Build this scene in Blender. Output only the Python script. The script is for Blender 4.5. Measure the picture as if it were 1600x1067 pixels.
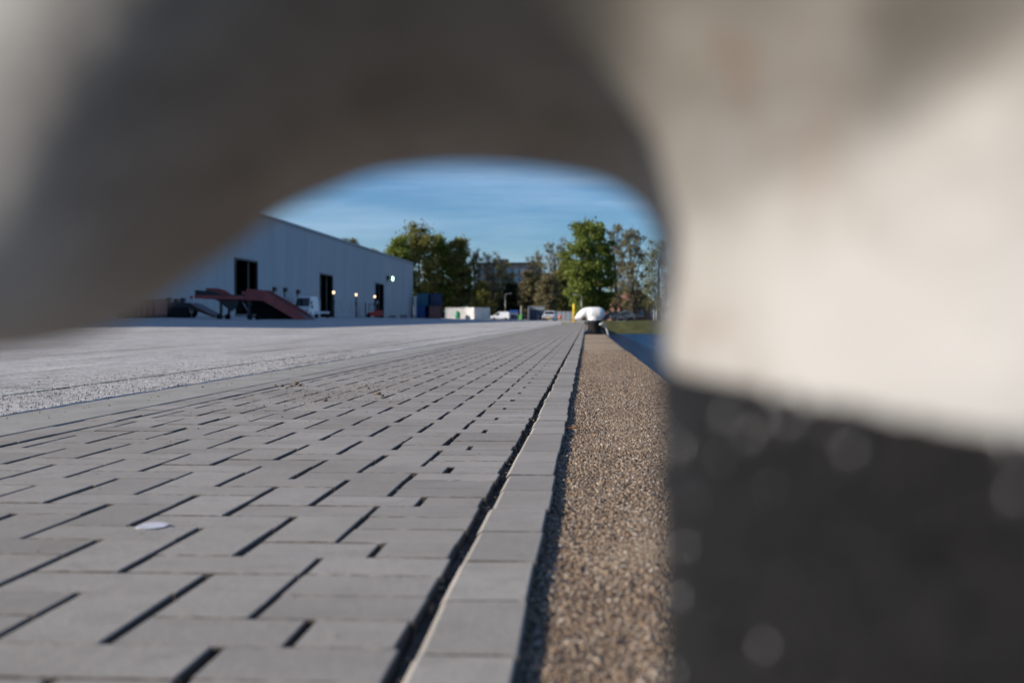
import bpy, math, random
import numpy as np
from mathutils import Vector, Matrix, noise as mnoise

R = math.radians
rng = np.random.default_rng(11)
random.seed(11)
sc = bpy.context.scene
for o in list(bpy.data.objects): bpy.data.objects.remove(o)
C = sc.collection

# ------------------------------------------------------------------ camera
EYE = 0.30
YAW, PITCH, FPX = R(3.38), R(1.0), 1980.0
cam_d = bpy.data.cameras.new('camera'); cam = bpy.data.objects.new('camera', cam_d); C.objects.link(cam)
cam.location = (0, 0, EYE); cam.rotation_euler = (math.pi/2 - PITCH, 0, YAW)
cam_d.sensor_width = 36; cam_d.lens = 36*FPX/1600
cam_d.clip_start = 0.01; cam_d.clip_end = 6000
cam_d.dof.use_dof = True; cam_d.dof.focus_distance = 4.0
cam_d.dof.aperture_fstop = 5.4; cam_d.dof.aperture_blades = 0
sc.camera = cam

# ------------------------------------------------------------------ sky and sun
SUN_EL, SUN_AZ = R(22.0), R(72.0)          # azimuth: to the left of straight behind the camera
sun_to = Vector((-math.sin(SUN_AZ)*math.cos(SUN_EL), -math.cos(SUN_AZ)*math.cos(SUN_EL), math.sin(SUN_EL)))
w = bpy.data.worlds.new('World'); sc.world = w; w.use_nodes = True
nt = w.node_tree; nt.nodes.clear()
out = nt.nodes.new('ShaderNodeOutputWorld'); bg = nt.nodes.new('ShaderNodeBackground')
sky = nt.nodes.new('ShaderNodeTexSky'); sky.sky_type = 'NISHITA'; sky.sun_disc = False
sky.sun_elevation = SUN_EL; sky.sun_rotation = R(180+72.0)
sky.air_density = 1.0; sky.dust_density = 0.1; sky.ozone_density = 2.0
bg.inputs['Strength'].default_value = 0.086
# thin streaks of cirrus, all round the sky
tc = nt.nodes.new('ShaderNodeTexCoord'); mp = nt.nodes.new('ShaderNodeMapping'); mp.inputs['Scale'].default_value = (2.0, 2.0, 22.0)
mp.inputs['Rotation'].default_value = (R(4), R(5), 0)
cn = nt.nodes.new('ShaderNodeTexNoise'); cn.inputs['Scale'].default_value = 1.6; cn.inputs['Detail'].default_value = 7; cn.inputs['Roughness'].default_value = 0.62
cr = nt.nodes.new('ShaderNodeMapRange'); cr.inputs['From Min'].default_value = 0.42; cr.inputs['From Max'].default_value = 0.85; cr.inputs['To Max'].default_value = 0.6
mx = nt.nodes.new('ShaderNodeMix'); mx.data_type = 'RGBA'; mx.inputs[7].default_value = (5.0, 6.6, 8.6, 1)
nt.links.new(tc.outputs['Generated'], mp.inputs['Vector']); nt.links.new(mp.outputs['Vector'], cn.inputs['Vector'])
nt.links.new(cn.outputs['Fac'], cr.inputs['Value']); nt.links.new(cr.outputs['Result'], mx.inputs[0])
tn = nt.nodes.new('ShaderNodeMix'); tn.data_type = 'RGBA'; tn.blend_type = 'MULTIPLY'; tn.inputs[0].default_value = 1.0; tn.inputs[7].default_value = (.42, .65, 1.0, 1)
nt.links.new(sky.outputs['Color'], tn.inputs[6]); nt.links.new(tn.outputs[2], mx.inputs[6]); nt.links.new(mx.outputs[2], bg.inputs['Color'])
nt.links.new(bg.outputs['Background'], out.inputs['Surface'])
sl = bpy.data.lights.new('sun', 'SUN'); sl.energy = 4.9; sl.angle = R(0.5); sl.color = (1.0, 0.91, 0.80)
so = bpy.data.objects.new('sun', sl); C.objects.link(so); so.location = (-30, -20, 30)
so.rotation_euler = sun_to.to_track_quat('Z', 'Y').to_euler()
sc.view_settings.view_transform = 'Standard'; sc.view_settings.look = 'None'
sc.view_settings.exposure = 0.35; sc.view_settings.gamma = 1
sc.cycles.max_bounces = 8; sc.cycles.use_denoising = True
sc.cycles.caustics_reflective = False; sc.cycles.caustics_refractive = False

# ------------------------------------------------------------------ helpers
_r = Vector((math.cos(YAW), math.sin(YAW), 0)); _f = Vector((-math.sin(YAW)*math.cos(PITCH), math.cos(YAW)*math.cos(PITCH), -math.sin(PITCH)))
_u = _r.cross(_f)
def at(px, py, Y):
    """point of the place that stands Y metres down the quay in the direction of a photo pixel"""
    d = _r*((px-800)/FPX) + _u*((533.5-py)/FPX) + _f
    return Vector((0, 0, EYE)) + d*(Y/d.y)
def proj(p):
    p = Vector(p) - Vector((0, 0, EYE)); z = p.dot(_f)
    return (800 + FPX*p.dot(_r)/z, 533.5 - FPX*p.dot(_u)/z, z)

YX = [-3000, -60, -36, -30, -19, -8, -1.78]; YZ = [.62, .62, .60, .44, .18, .06, .006]
def gz(x): return float(np.interp(x, YX, YZ))

def link(o, parent=None, loc=None):
    C.objects.link(o)
    if parent is not None: o.parent = parent
    if loc is not None: o.location = loc
    return o
def tag(o, label=None, cat=None, group=None, kind=None):
    if label: o['label'] = label
    if cat: o['category'] = cat
    if group: o['group'] = group
    if kind: o['kind'] = kind
    return o
def thing(name, loc, rz, label, cat, group=None):
    o = bpy.data.objects.new(name, None); o.empty_display_size = .1
    link(o, None, loc); o.rotation_euler = (0, 0, rz)
    return tag(o, label, cat, group)

class MB:
    def __init__(s): s.v = []; s.f = []; s.sm = []
    def add(s, vs, fs, smooth=False):
        b = len(s.v); s.v += [tuple(v) for v in vs]; s.f += [tuple(b+i for i in f) for f in fs]; s.sm += [smooth]*len(fs); return s
    def box(s, c, d, rot=None, ch=0):
        x, y, z = d[0]/2, d[1]/2, d[2]/2
        if ch:
            vs = [(-x,-y,-z),(x,-y,-z),(x,y,-z),(-x,y,-z),(-x,-y,z-ch),(x,-y,z-ch),(x,y,z-ch),(-x,y,z-ch),
                  (-x+ch,-y+ch,z),(x-ch,-y+ch,z),(x-ch,y-ch,z),(-x+ch,y-ch,z)]
            fs = [(3,2,1,0),(0,1,5,4),(1,2,6,5),(2,3,7,6),(3,0,4,7),(4,5,9,8),(5,6,10,9),(6,7,11,10),(7,4,8,11),(8,9,10,11)]
        else:
            vs = [(-x,-y,-z),(x,-y,-z),(x,y,-z),(-x,y,-z),(-x,-y,z),(x,-y,z),(x,y,z),(-x,y,z)]
            fs = [(3,2,1,0),(4,5,6,7),(0,1,5,4),(1,2,6,5),(2,3,7,6),(3,0,4,7)]
        c = Vector(c)
        vs = [(rot @ Vector(v) if rot else Vector(v)) + c for v in vs]
        return s.add(vs, fs)
    def prism(s, poly, axis, a, b, inset=0):
        """extrude a polygon given in the two other axes along axis between a and b"""
        n = len(poly)
        def P(p, t):
            return {'x': (t, p[0], p[1]), 'y': (p[0], t, p[1]), 'z': (p[0], p[1], t)}[axis]
        vs = [P(p, a) for p in poly] + [P(p, b) for p in poly]
        fs = [tuple(range(n))[::-1], tuple(range(n, 2*n))] + [(i, (i+1) % n, n+(i+1) % n, n+i) for i in range(n)]
        return s.add(vs, fs)
    def tube(s, pts, rad, seg=8, caps=True, smooth=True):
        pts = [Vector(p) for p in pts]; rad = rad if hasattr(rad, '__len__') else [rad]*len(pts)
        vs = []; ref = None
        for i, p in enumerate(pts):
            t = (pts[min(i+1, len(pts)-1)] - pts[max(i-1, 0)]).normalized()
            if ref is None: ref = Vector((0, 0, 1)) if abs(t.z) < .9 else Vector((1, 0, 0))
            a = t.cross(ref).normalized(); b = t.cross(a).normalized(); ref = -b if False else a.cross(t)
            for k in range(seg):
                an = 2*math.pi*k/seg; vs.append(p + (a*math.cos(an) + b*math.sin(an))*rad[i])
        fs = []
        for i in range(len(pts)-1):
            for k in range(seg):
                fs.append((i*seg+k, i*seg+(k+1) % seg, (i+1)*seg+(k+1) % seg, (i+1)*seg+k))
        s.add(vs, fs, smooth)
        if caps:
            b = len(s.v)-len(vs); m = len(pts)
            s.f.append(tuple(b+k for k in range(seg))[::-1]); s.f.append(tuple(b+(m-1)*seg+k for k in range(seg))); s.sm += [False, False]
        return s
    def lathe(s, prof, seg=48, c=(0, 0, 0), axis='z', smooth=True):
        vs = []
        for r_, z_ in prof:
            for k in range(seg):
                a = 2*math.pi*k/seg; p = (r_*math.cos(a), r_*math.sin(a), z_)
                if axis == 'x': p = (p[2], p[0], p[1])
                if axis == 'y': p = (p[0], p[2], p[1])
                vs.append((p[0]+c[0], p[1]+c[1], p[2]+c[2]))
        n = len(prof)
        fs = [(i*seg+k, i*seg+(k+1) % seg, (i+1)*seg+(k+1) % seg, (i+1)*seg+k) for i in range(n-1) for k in range(seg)]
        s.add(vs, fs, smooth)
        b = len(s.v)-len(vs)
        if prof[0][0] > 1e-4: s.f.append(tuple(b+k for k in range(seg))[::-1]); s.sm.append(False)
        if prof[-1][0] > 1e-4: s.f.append(tuple(b+(n-1)*seg+k for k in range(seg))); s.sm.append(False)
        return s
    def mesh(s, name):
        me = bpy.data.meshes.new(name); me.from_pydata(s.v, [], s.f)
        me.polygons.foreach_set('use_smooth', s.sm); me.update(); return me
    def build(s, name, m, parent=None, loc=None):
        me = s.mesh(name); me.materials.append(m)
        return link(bpy.data.objects.new(name, me), parent, loc)

def npmesh(name, verts, faces, smooth=False):
    """fast mesh: verts (N,3), faces (M,k) with constant k"""
    me = bpy.data.meshes.new(name); n, (m, k) = len(verts), faces.shape
    me.vertices.add(n); me.vertices.foreach_set('co', np.asarray(verts, np.float32).ravel())
    me.loops.add(m*k); me.loops.foreach_set('vertex_index', faces.astype(np.int32).ravel())
    me.polygons.add(m); me.polygons.foreach_set('loop_start', np.arange(0, m*k, k, dtype=np.int32))
    if smooth: me.polygons.foreach_set('use_smooth', np.ones(m, bool))
    me.update(calc_edges=True); me.validate(); return me

# ------------------------------------------------------------------ materials
class NT:
    def __init__(s, name):
        s.m = bpy.data.materials.new(name); s.m.use_nodes = True; s.t = s.m.node_tree
        s.b = s.t.nodes['Principled BSDF']; s.tc = None
    def n(s, typ, **kw):
        nd = s.t.nodes.new(typ)
        for k, v in kw.items():
            if k in nd.inputs: nd.inputs[k].default_value = v
            else: setattr(nd, k, v)
        return nd
    def l(s, a, b): s.t.links.new(a, b)
    def coord(s, kind='Object'):
        if s.tc is None: s.tc = s.n('ShaderNodeTexCoord')
        return s.tc.outputs[kind]
    def noise(s, scale, detail=4, rough=.6, vec=None, sc3=None):
        nd = s.n('ShaderNodeTexNoise', Scale=scale, Detail=detail, Roughness=rough)
        v = vec or s.coord()
        if sc3:
            mp = s.n('ShaderNodeMapping'); mp.inputs['Scale'].default_value = sc3; s.l(v, mp.inputs['Vector']); v = mp.outputs['Vector']
        s.l(v, nd.inputs['Vector']); return nd.outputs['Fac']
    def ramp(s, fac, stops):
        nd = s.n('ShaderNodeValToRGB'); e = nd.color_ramp.elements
        while len(e) < len(stops): e.new(.5)
        for i, (p, c) in enumerate(stops):
            e[i].position = p; e[i].color = (*c, 1) if len(c) == 3 else c
        s.l(fac, nd.inputs['Fac']); return nd.outputs['Color']
    def mix(s, fac, a, b, mode='MIX'):
        nd = s.n('ShaderNodeMix', data_type='RGBA', blend_type=mode)
        for i, x in ((0, fac), (6, a), (7, b)):
            if hasattr(x, 'links'): s.l(x, nd.inputs[i])
            else: nd.inputs[i].default_value = x if i == 0 else (*x, 1)
        return nd.outputs[2]
    def math(s, op, a, b=0.0, clamp=False):
        nd = s.n('ShaderNodeMath', operation=op, use_clamp=clamp)
        for i, x in ((0, a), (1, b)):
            if hasattr(x, 'links'): s.l(x, nd.inputs[i])
            else: nd.inputs[i].default_value = x
        return nd.outputs[0]
    def rng(s, v, a, b, c=0.0, d=1.0):
        nd = s.n('ShaderNodeMapRange'); s.l(v, nd.inputs['Value'])
        for k, x in (('From Min', a), ('From Max', b), ('To Min', c), ('To Max', d)): nd.inputs[k].default_value = x
        return nd.outputs['Result']
    def bump(s, h, strength=.4, dist=.01, prev=None):
        nd = s.n('ShaderNodeBump', Strength=strength, Distance=dist); s.l(h, nd.inputs['Height'])
        if prev is not None: s.l(prev, nd.inputs['Normal'])
        return nd.outputs['Normal']
    def fin(s, col=None, rough=None, normal=None, metal=None, spec=None):
        b = s.b
        for k, x in (('Base Color', col), ('Roughness', rough), ('Metallic', metal), ('Specular IOR Level', spec)):
            if x is None: continue
            if hasattr(x, 'links'): s.l(x, b.inputs[k])
            else: b.inputs[k].default_value = (*x, 1) if k == 'Base Color' else x
        if normal is not None: s.l(normal, b.inputs['Normal'])
        return s.m

def simple(name, col, rough=.6, metal=0, var=.25, scale=3.0, bump=0, spec=.5):
    t = NT(name); f = t.noise(scale, 5, .65)
    d = tuple(c*(1-var) for c in col); e = tuple(min(1, c*(1+var*.6)) for c in col)
    c = t.ramp(f, [(.3, d), (.7, e)])
    nrm = t.bump(t.noise(scale*6, 3), .3, bump) if bump else None
    return t.fin(c, rough, nrm, metal, spec)

M = {}
def paver_mat():
    t = NT('paver_concrete'); oi = t.n('ShaderNodeObjectInfo'); ge = t.n('ShaderNodeNewGeometry')
    rd = t.math('FRACT', t.math('ADD', oi.outputs['Random'], ge.outputs['Random Per Island']))
    gp = ge.outputs['Position']
    base = t.ramp(rd, [(0, (.308, .286, .256)), (.5, (.348, .324, .290)), (1, (.386, .360, .323))])
    big = t.noise(2.2, 5, .6, gp); c = t.mix(t.rng(big, .35, .7), base, t.mix(1.0, base, (.80, .79, .77), 'MULTIPLY'))
    blot = t.noise(14, 4, .65, gp); c = t.mix(t.rng(blot, .5, .78, 0, .55), c, (.21, .195, .175))
    fine = t.noise(900, 2, .7, gp); c = t.mix(t.rng(fine, .3, .7, .0, .5), c, t.mix(1.0, c, (1.22, 1.2, 1.18), 'MULTIPLY'))
    gr2 = t.noise(240, 4, .75, gp); c = t.mix(t.rng(gr2, .36, .62, .55, 0), c, t.mix(1.0, c, (.72, .71, .69), 'MULTIPLY'))
    pit = t.n('ShaderNodeTexVoronoi', Scale=420.0); t.l(gp, pit.inputs['Vector'])
    pc = t.rng(pit.outputs['Distance'], .05, .28, 1, 0); pm = t.math('MULTIPLY', pc, t.rng(t.noise(90, 2, .5, gp), .5, .62))
    c = t.mix(t.math('MULTIPLY', pm, .6), c, (.10, .095, .09))
    scuff = t.noise(7, 6, .7, gp); c = t.mix(t.rng(scuff, .62, .74, 0, .5), c, (.47, .45, .42)); c = t.mix(t.rng(t.noise(3.1, 6, .7, gp, (1, .35, 1)), .58, .70, 0, .4), c, (.20, .175, .145))
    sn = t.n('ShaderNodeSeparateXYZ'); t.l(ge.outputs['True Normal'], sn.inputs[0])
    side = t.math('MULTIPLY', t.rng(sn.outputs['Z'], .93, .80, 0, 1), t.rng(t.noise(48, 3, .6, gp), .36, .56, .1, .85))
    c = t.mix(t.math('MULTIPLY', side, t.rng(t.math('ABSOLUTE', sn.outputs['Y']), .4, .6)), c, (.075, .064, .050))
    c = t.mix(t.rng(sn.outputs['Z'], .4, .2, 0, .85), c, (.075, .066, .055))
    h = t.math('ADD', t.math('MULTIPLY', fine, .5), t.math('MULTIPLY', pm, -1.0))
    n = t.bump(h, .45, .0012, t.bump(t.noise(60, 4, .6, gp), .35, .003))
    return t.fin(c, .92, n, spec=.25)
def coping_mat():
    t = NT('washed_gravel_concrete'); gp = t.n('ShaderNodeNewGeometry').outputs['Position']
    v = t.n('ShaderNodeTexVoronoi', Scale=230.0); t.l(gp, v.inputs['Vector'])
    v2 = t.n('ShaderNodeTexVoronoi', Scale=95.0); t.l(gp, v2.inputs['Vector'])
    sx = t.n('ShaderNodeSeparateColor'); t.l(v.outputs['Color'], sx.inputs['Color'])
    c = t.ramp(sx.outputs['Red'], [(0, (.14, .105, .07)), (.25, (.31, .215, .125)), (.5, (.44, .305, .18)), (.75, (.54, .40, .25)), (1, (.75, .62, .46))])
    c = t.mix(t.rng(v.outputs['Distance'], .5, .8, 0, .6), c, (.17, .12, .075))
    sy = t.n('ShaderNodeSeparateColor'); t.l(v2.outputs['Color'], sy.inputs['Color'])
    c = t.mix(t.rng(sy.outputs['Green'], .6, .95, 0, .5), c, (.22, .15, .085))
    c = t.mix(t.rng(t.noise(3, 5, .6, gp), .45, .72, 0, .5), c, (.42, .30, .185))
    c = t.mix(t.rng(t.noise(1.3, 5, .6, gp, (4, .6, 1)), .58, .72, 0, .55), c, (.25, .17, .095))
    h = t.math('SUBTRACT', 1.0, v.outputs['Distance'])
    n = t.bump(h, .8, .004, t.bump(t.noise(25, 4, .6, gp), .4, .01))
    return t.fin(c, .8, n, spec=.3)
def pebble_mat():
    t = NT('pebble'); ge = t.n('ShaderNodeNewGeometry')
    c = t.ramp(ge.outputs['Random Per Island'], [(0, (.045, .036, .03)), (.22, (.12, .085, .06)), (.45, (.24, .155, .09)), (.65, (.30, .205, .12)), (.82, (.34, .27, .20)), (.95, (.42, .34, .25)), (1, (.52, .45, .37))])
    return t.fin(c, .6, spec=.4)
def yard_mat():
    t = NT('yard_concrete'); gp = t.n('ShaderNodeNewGeometry').outputs['Position']
    big = t.noise(.45, 6, .62, gp, (1, .22, 1)); c = t.ramp(big, [(.3, (.43, .412, .392)), (.5, (.55, .53, .508)), (.7, (.65, .63, .61))])
    md = t.noise(5.5, 7, .75, gp, (1, .45, 1)); c = t.mix(t.rng(md, .48, .68, 0, .75), c, (.32, .295, .265))
    st = t.noise(1.2, 6, .65, gp, (3.0, .12, 1)); c = t.mix(t.rng(st, .56, .68, 0, .65), c, (.23, .20, .165))
    wt = t.noise(.9, 7, .7, gp, (2.5, .2, 1)); c = t.mix(t.rng(wt, .54, .66, 0, .7), c, (.70, .68, .655))
    br = t.noise(2.6, 6, .7, gp, (2.2, .25, 1)); c = t.mix(t.rng(br, .62, .70, 0, .7), c, (.17, .13, .085))
    gm = t.noise(42, 5, .8, gp, (1, .55, 1)); c = t.mix(t.rng(gm, .38, .58, .9, 0), c, t.mix(1.0, c, (.50, .48, .45), 'MULTIPLY'))
    fi = t.noise(160, 3, .75, gp); c = t.mix(t.rng(fi, .35, .65, 0, .6), c, t.mix(1.0, c, (1.3, 1.28, 1.26), 'MULTIPLY'))
    sp = t.n('ShaderNodeTexVoronoi', Scale=26.0); t.l(gp, sp.inputs['Vector'])
    spm = t.math('MULTIPLY', t.rng(sp.outputs['Distance'], .10, .24, 1, 0), t.rng(t.noise(2.2, 3, .5, gp), .48, .58))
    c = t.mix(t.math('MULTIPLY', spm, .85), c, (.06, .055, .05))
    n = t.bump(t.noise(120, 4, .7, gp), .7, .006, t.bump(t.noise(14, 6, .75, gp), .7, .03))
    return t.fin(c, .93, n, spec=.2)
def strip_mat():
    t = NT('kerb_concrete'); gp = t.n('ShaderNodeNewGeometry').outputs['Position']
    c = t.ramp(t.noise(6, 6, .65, gp, (1, .4, 1)), [(.3, (.25, .235, .20)), (.55, (.33, .315, .275)), (.75, (.40, .385, .35))])
    c = t.mix(t.rng(t.noise(300, 2, .7, gp), .4, .7, 0, .4), c, (.44, .42, .39))
    n = t.bump(t.noise(150, 4, .7, gp), .5, .003)
    return t.fin(c, .93, n, spec=.2)
def crumb_mat():
    t = NT('concrete_crumb'); ge = t.n('ShaderNodeNewGeometry')
    return t.fin(t.ramp(ge.outputs['Random Per Island'], [(0, (.14, .13, .12)), (.5, (.34, .32, .30)), (1, (.66, .64, .61))]), .9, spec=.2)
def soil_mat():
    t = NT('joint_sand'); gp = t.n('ShaderNodeNewGeometry').outputs['Position']
    c = t.ramp(t.noise(220, 4, .7, gp), [(.3, (.05, .042, .034)), (.6, (.10, .085, .065)), (.75, (.18, .155, .12))])
    return t.fin(c, .95, t.bump(t.noise(300, 4, .7, gp), .8, .004), spec=.1)
def white_paint():
    t = NT('weathered_white_paint'); ob = t.coord()
    c = t.ramp(t.noise(7, 6, .62), [(.30, (.34, .325, .295)), (.55, (.435, .425, .405)), (.8, (.48, .47, .455))])
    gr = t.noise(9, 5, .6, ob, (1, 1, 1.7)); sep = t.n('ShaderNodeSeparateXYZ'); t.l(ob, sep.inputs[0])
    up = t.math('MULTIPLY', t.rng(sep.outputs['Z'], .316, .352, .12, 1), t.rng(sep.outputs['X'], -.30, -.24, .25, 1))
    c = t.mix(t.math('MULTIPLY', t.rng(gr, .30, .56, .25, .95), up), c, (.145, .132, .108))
    shade_grime = t.math('MULTIPLY', t.rng(sep.outputs['X'], -.175, -.140, 1, 0), t.math('MULTIPLY', t.math('MULTIPLY', t.rng(sep.outputs['X'], -.30, -.235, .1, 1), t.rng(sep.outputs['Z'], .350, .375, 1, .1)), t.rng(t.noise(13, 5, .65), .3, .6, .35, 1.0)))  # shade under the horn put into the colour, mottled with grime
    c = t.mix(shade_grime, c, t.mix(t.rng(t.noise(22, 4, .6), .35, .65), (.085, .066, .048), (.34, .32, .30)))
    rs = t.noise(11, 6, .7); c = t.mix(t.rng(rs, .60, .72, 0, .7), c, (.17, .10, .06))
    fl = t.noise(45, 5, .7); c = t.mix(t.rng(fl, .66, .74, 0, .5), c, (.12, .10, .085))
    n = t.bump(t.noise(60, 4, .6), .35, .003, t.bump(t.noise(9, 3), .25, .01))
    return t.fin(c, .5, n, spec=.4)
def black_paint():
    t = NT('worn_black_paint'); c = t.ramp(t.noise(16, 6, .7), [(.35, (.004, .004, .0045)), (.6, (.008, .0076, .0076)), (.82, (.024, .021, .019))])
    n = t.bump(t.noise(75, 4, .7), .9, .012, t.bump(t.noise(24, 3), .6, .02))
    return t.fin(c, .5, n, spec=.18)
def water_mat():
    t = NT('harbour_water'); gp = t.n('ShaderNodeNewGeometry').outputs['Position']
    n = t.bump(t.noise(1.1, 5, .65, gp, (.35, 1.6, 1)), 1.0, .9, t.bump(t.noise(5, 3, .6, gp, (.5, 1.4, 1)), 1.0, .2))
    m = t.fin((.0, .055, .16), .2, n, spec=.12); t.b.inputs['IOR'].default_value = 1.33
    return m
def grass_mat():
    t = NT('bank_grass'); gp = t.n('ShaderNodeNewGeometry').outputs['Position']
    c = t.ramp(t.noise(.8, 6, .7, gp), [(.3, (.05, .055, .02)), (.55, (.10, .10, .035)), (.75, (.16, .13, .06))])
    return t.fin(c, .9, t.bump(t.noise(6, 4, .7, gp), .8, .15), spec=.1)
def leaf_mat(name, a, b, c_):
    t = NT(name); ge = t.n('ShaderNodeNewGeometry')
    c = t.ramp(ge.outputs['Random Per Island'], [(0, a), (.55, b), (1, c_)])
    t.fin(c, .7, spec=.25)
    tr = t.n('ShaderNodeBsdfTranslucent'); t.l(c, tr.inputs['Color'])
    ms = t.n('ShaderNodeMixShader'); ms.inputs[0].default_value = .42
    t.l(t.b.outputs[0], ms.inputs[1]); t.l(tr.outputs[0], ms.inputs[2])
    t.l(ms.outputs[0], t.t.nodes['Material Output'].inputs['Surface'])
    return t.m
def glow(name, col, s):
    t = NT(name); t.b.inputs['Emission Color'].default_value = (*col, 1); t.b.inputs['Emission Strength'].default_value = s
    return t.fin(col, .4)
def cladding_mat():
    t = NT('coated_steel_cladding'); gp = t.n('ShaderNodeNewGeometry').outputs['Position']
    c = t.ramp(t.noise(.25, 5, .6, gp, (1, 1, .25)), [(.3, (.42, .43, .435)), (.7, (.49, .50, .505))])
    c = t.mix(t.rng(t.noise(1.1, 5, .7, gp, (1, 1.6, .12)), .55, .75, 0, .35), c, (.40, .40, .40))
    return t.fin(c, .85, spec=.15)
for k, fn in dict(paver=paver_mat, coping=coping_mat, pebble=pebble_mat, yard=yard_mat, strip=strip_mat, soil=soil_mat, crumb=crumb_mat, white=white_paint,
                  black=black_paint, water=water_mat, grass=grass_mat, clad=cladding_mat).items(): M[k] = fn()
M['leaf_g'] = leaf_mat('leaf_green', (.10, .135, .024), (.185, .235, .042), (.29, .32, .08))
M['leaf_o'] = leaf_mat('leaf_olive', (.115, .12, .03), (.215, .21, .055), (.32, .295, .10))
M['leaf_b'] = leaf_mat('leaf_autumn', (.11, .098, .048), (.215, .19, .095), (.32, .28, .15))
M['leaf_d'] = leaf_mat('leaf_dark', (.022, .03, .010), (.045, .055, .018), (.085, .085, .03))
M['leaf_y'] = leaf_mat('leaf_yellow', (.08, .07, .016), (.15, .125, .025), (.22, .17, .04))
M['sand'] = simple('grey_joint_sand', (.15, .125, .098), .95, var=.5, scale=180, bump=.003)
M['bark'] = simple('bark', (.075, .06, .048), .95, var=.4, scale=2)
M['plinth'] = simple('plinth_concrete', (.44, .45, .45), .85, var=.18, scale=.6)
M['dark'] = simple('dark_interior', (.010, .010, .011), .9, var=.2)
M['steel_dark'] = simple('dark_steel', (.035, .037, .04), .55, var=.3)
M['steel'] = simple('galvanised_steel', (.42, .43, .44), .45, .6, var=.2)
M['roof'] = simple('roof_sheet', (.30, .31, .32), .6, var=.15, scale=.3)
M['ramp_red'] = simple('faded_red_paint', (.36, .085, .075), .6, var=.3, scale=1.4)
M['red'] = simple('red_paint', (.62, .05, .04), .4, var=.2)
M['tyre'] = simple('tyre_rubber', (.018, .018, .019), .85, var=.2)
M['rim'] = simple('wheel_rim', (.45, .45, .46), .4, .5, var=.15)
M['car_white'] = simple('white_car_paint', (.78, .79, .80), .3, var=.05)
M['glass'] = simple('dark_glass', (.012, .016, .020), .06, var=.2, spec=.8)
M['blue'] = simple('blue_container_paint', (.02, .10, .34), .55, var=.3, scale=.8)
M['teal'] = simple('teal_container_paint', (.04, .19, .28), .55, var=.3, scale=.8)
M['navy'] = simple('navy_container_paint', (.012, .035, .10), .55, var=.3, scale=.8)
M['maroon'] = simple('maroon_container_paint', (.27, .095, .08), .6, var=.3, scale=.8)
M['offwhite'] = simple('offwhite_container_paint', (.68, .67, .63), .6, var=.14, scale=.8)
M['greypaint'] = simple('grey_sheet', (.34, .36, .38), .6, var=.15, scale=.8)
M['darkblue'] = simple('dark_blue_sheet', (.06, .09, .13), .6, var=.2, scale=.8)
M['green'] = simple('green_plastic', (.02, .26, .13), .5, var=.2)
M['limegreen'] = simple('lime_plastic', (.16, .55, .12), .5, var=.2)
M['yellow'] = simple('yellow_paint', (.80, .52, .008), .45, var=.12, scale=4)
M['brick'] = simple('dark_brick', (.04, .046, .058), .85, var=.3, scale=.4)
M['housebrick'] = simple('house_brick', (.20, .10, .07), .9, var=.3, scale=.8)
M['tile'] = simple('roof_tile', (.22, .09, .06), .85, var=.3, scale=1)
M['pane'] = simple('window_pane', (.05, .10, .17), .2, var=.6, scale=.15, spec=.8)
M['rope_b'] = simple('blue_rope', (.012, .035, .10), .9, var=.4, scale=30)
M['rope_w'] = simple('pale_rope', (.55, .55, .56), .9, var=.25, scale=30)
M['clod'] = simple('dry_soil', (.16, .12, .085), .95, var=.4, scale=40)
M['leaf_dry'] = simple('dry_leaf', (.42, .14, .04), .8, var=.3, scale=60)
M['splat'] = simple('chalky_white', (.58, .58, .62), .85, var=.35, scale=90)
M['orange'] = simple('orange_plastic', (.75, .16, .03), .5, var=.15)
M['fresh'] = simple('fresh_white_paint', (.78, .775, .75), .45, var=.16, scale=6)
M['gloss'] = simple('glossy_glint_beads', (.05, .05, .05), .22, var=.2, spec=1.0)
M['lampglass'] = glow('cool_lamp_glow', (.62, 1.0, .66), 10)
M['lampwarm'] = glow('warm_lamp_glow', (1.0, .66, .38), 2.2)

# ================================================================== THE SETTING
# ---- yard: one sheet out to the horizon, falling gently towards the quay
ys = np.concatenate([np.array([-60, -10]), np.arange(-2, 30, 1.0), np.array([40, 60, 90, 140, 200, 300, 600, 1500, 4000])])
xs = np.array([-4000, -400, -60, -45, -36, -33, -30, -26, -22, -19, -15, -11, -8, -5, -3.4, -2.6, -2.235])
def sheet(name, xs, ys, zf, mat, jit=0):
    vv = [(x, y, zf(x, y)) for y in ys for x in xs]; n = len(xs)
    ff = [(j*n+i, j*n+i+1, (j+1)*n+i+1, (j+1)*n+i) for j in range(len(ys)-1) for i in range(n-1)]
    m = MB().add(vv, ff, True); return m.build(name, mat)
tag(sheet('yard', xs, ys, lambda x, y: gz(x), M['yard']), kind='structure')
# strip of older, rougher concrete along the yard joint
ysr = np.concatenate([np.arange(-2, 12, .04), np.arange(12, 30, .3), np.array([30, 40, 60, 90, 140, 168])])
xr = np.linspace(-2.215, -1.79, 13)
def zr(x, y):
    e = -.0028 + gz(x) + .004*mnoise.noise(Vector((x*9, y*5, 0))) + .003*mnoise.noise(Vector((x*30, y*16, 3)))
    return e
b = MB(); n = len(xr); vv = []
for y in ysr:
    for i, x in enumerate(xr):
        xe = x + (.022*mnoise.noise(Vector((0, y*3, 7))) + .012*mnoise.noise(Vector((0, y*14, 9))) if i == n-1 else 0)
        vv.append((xe, y, zr(x, y)))
    vv.append((vv[-1][0]+.004, y, -.02))
n1 = n+1
ff = [(j*n1+i, j*n1+i+1, (j+1)*n1+i+1, (j+1)*n1+i) for j in range(len(ysr)-1) for i in range(n)]
tag(b.add(vv, ff, True).build('rough_concrete_strip', M['yard']), kind='structure')
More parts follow.
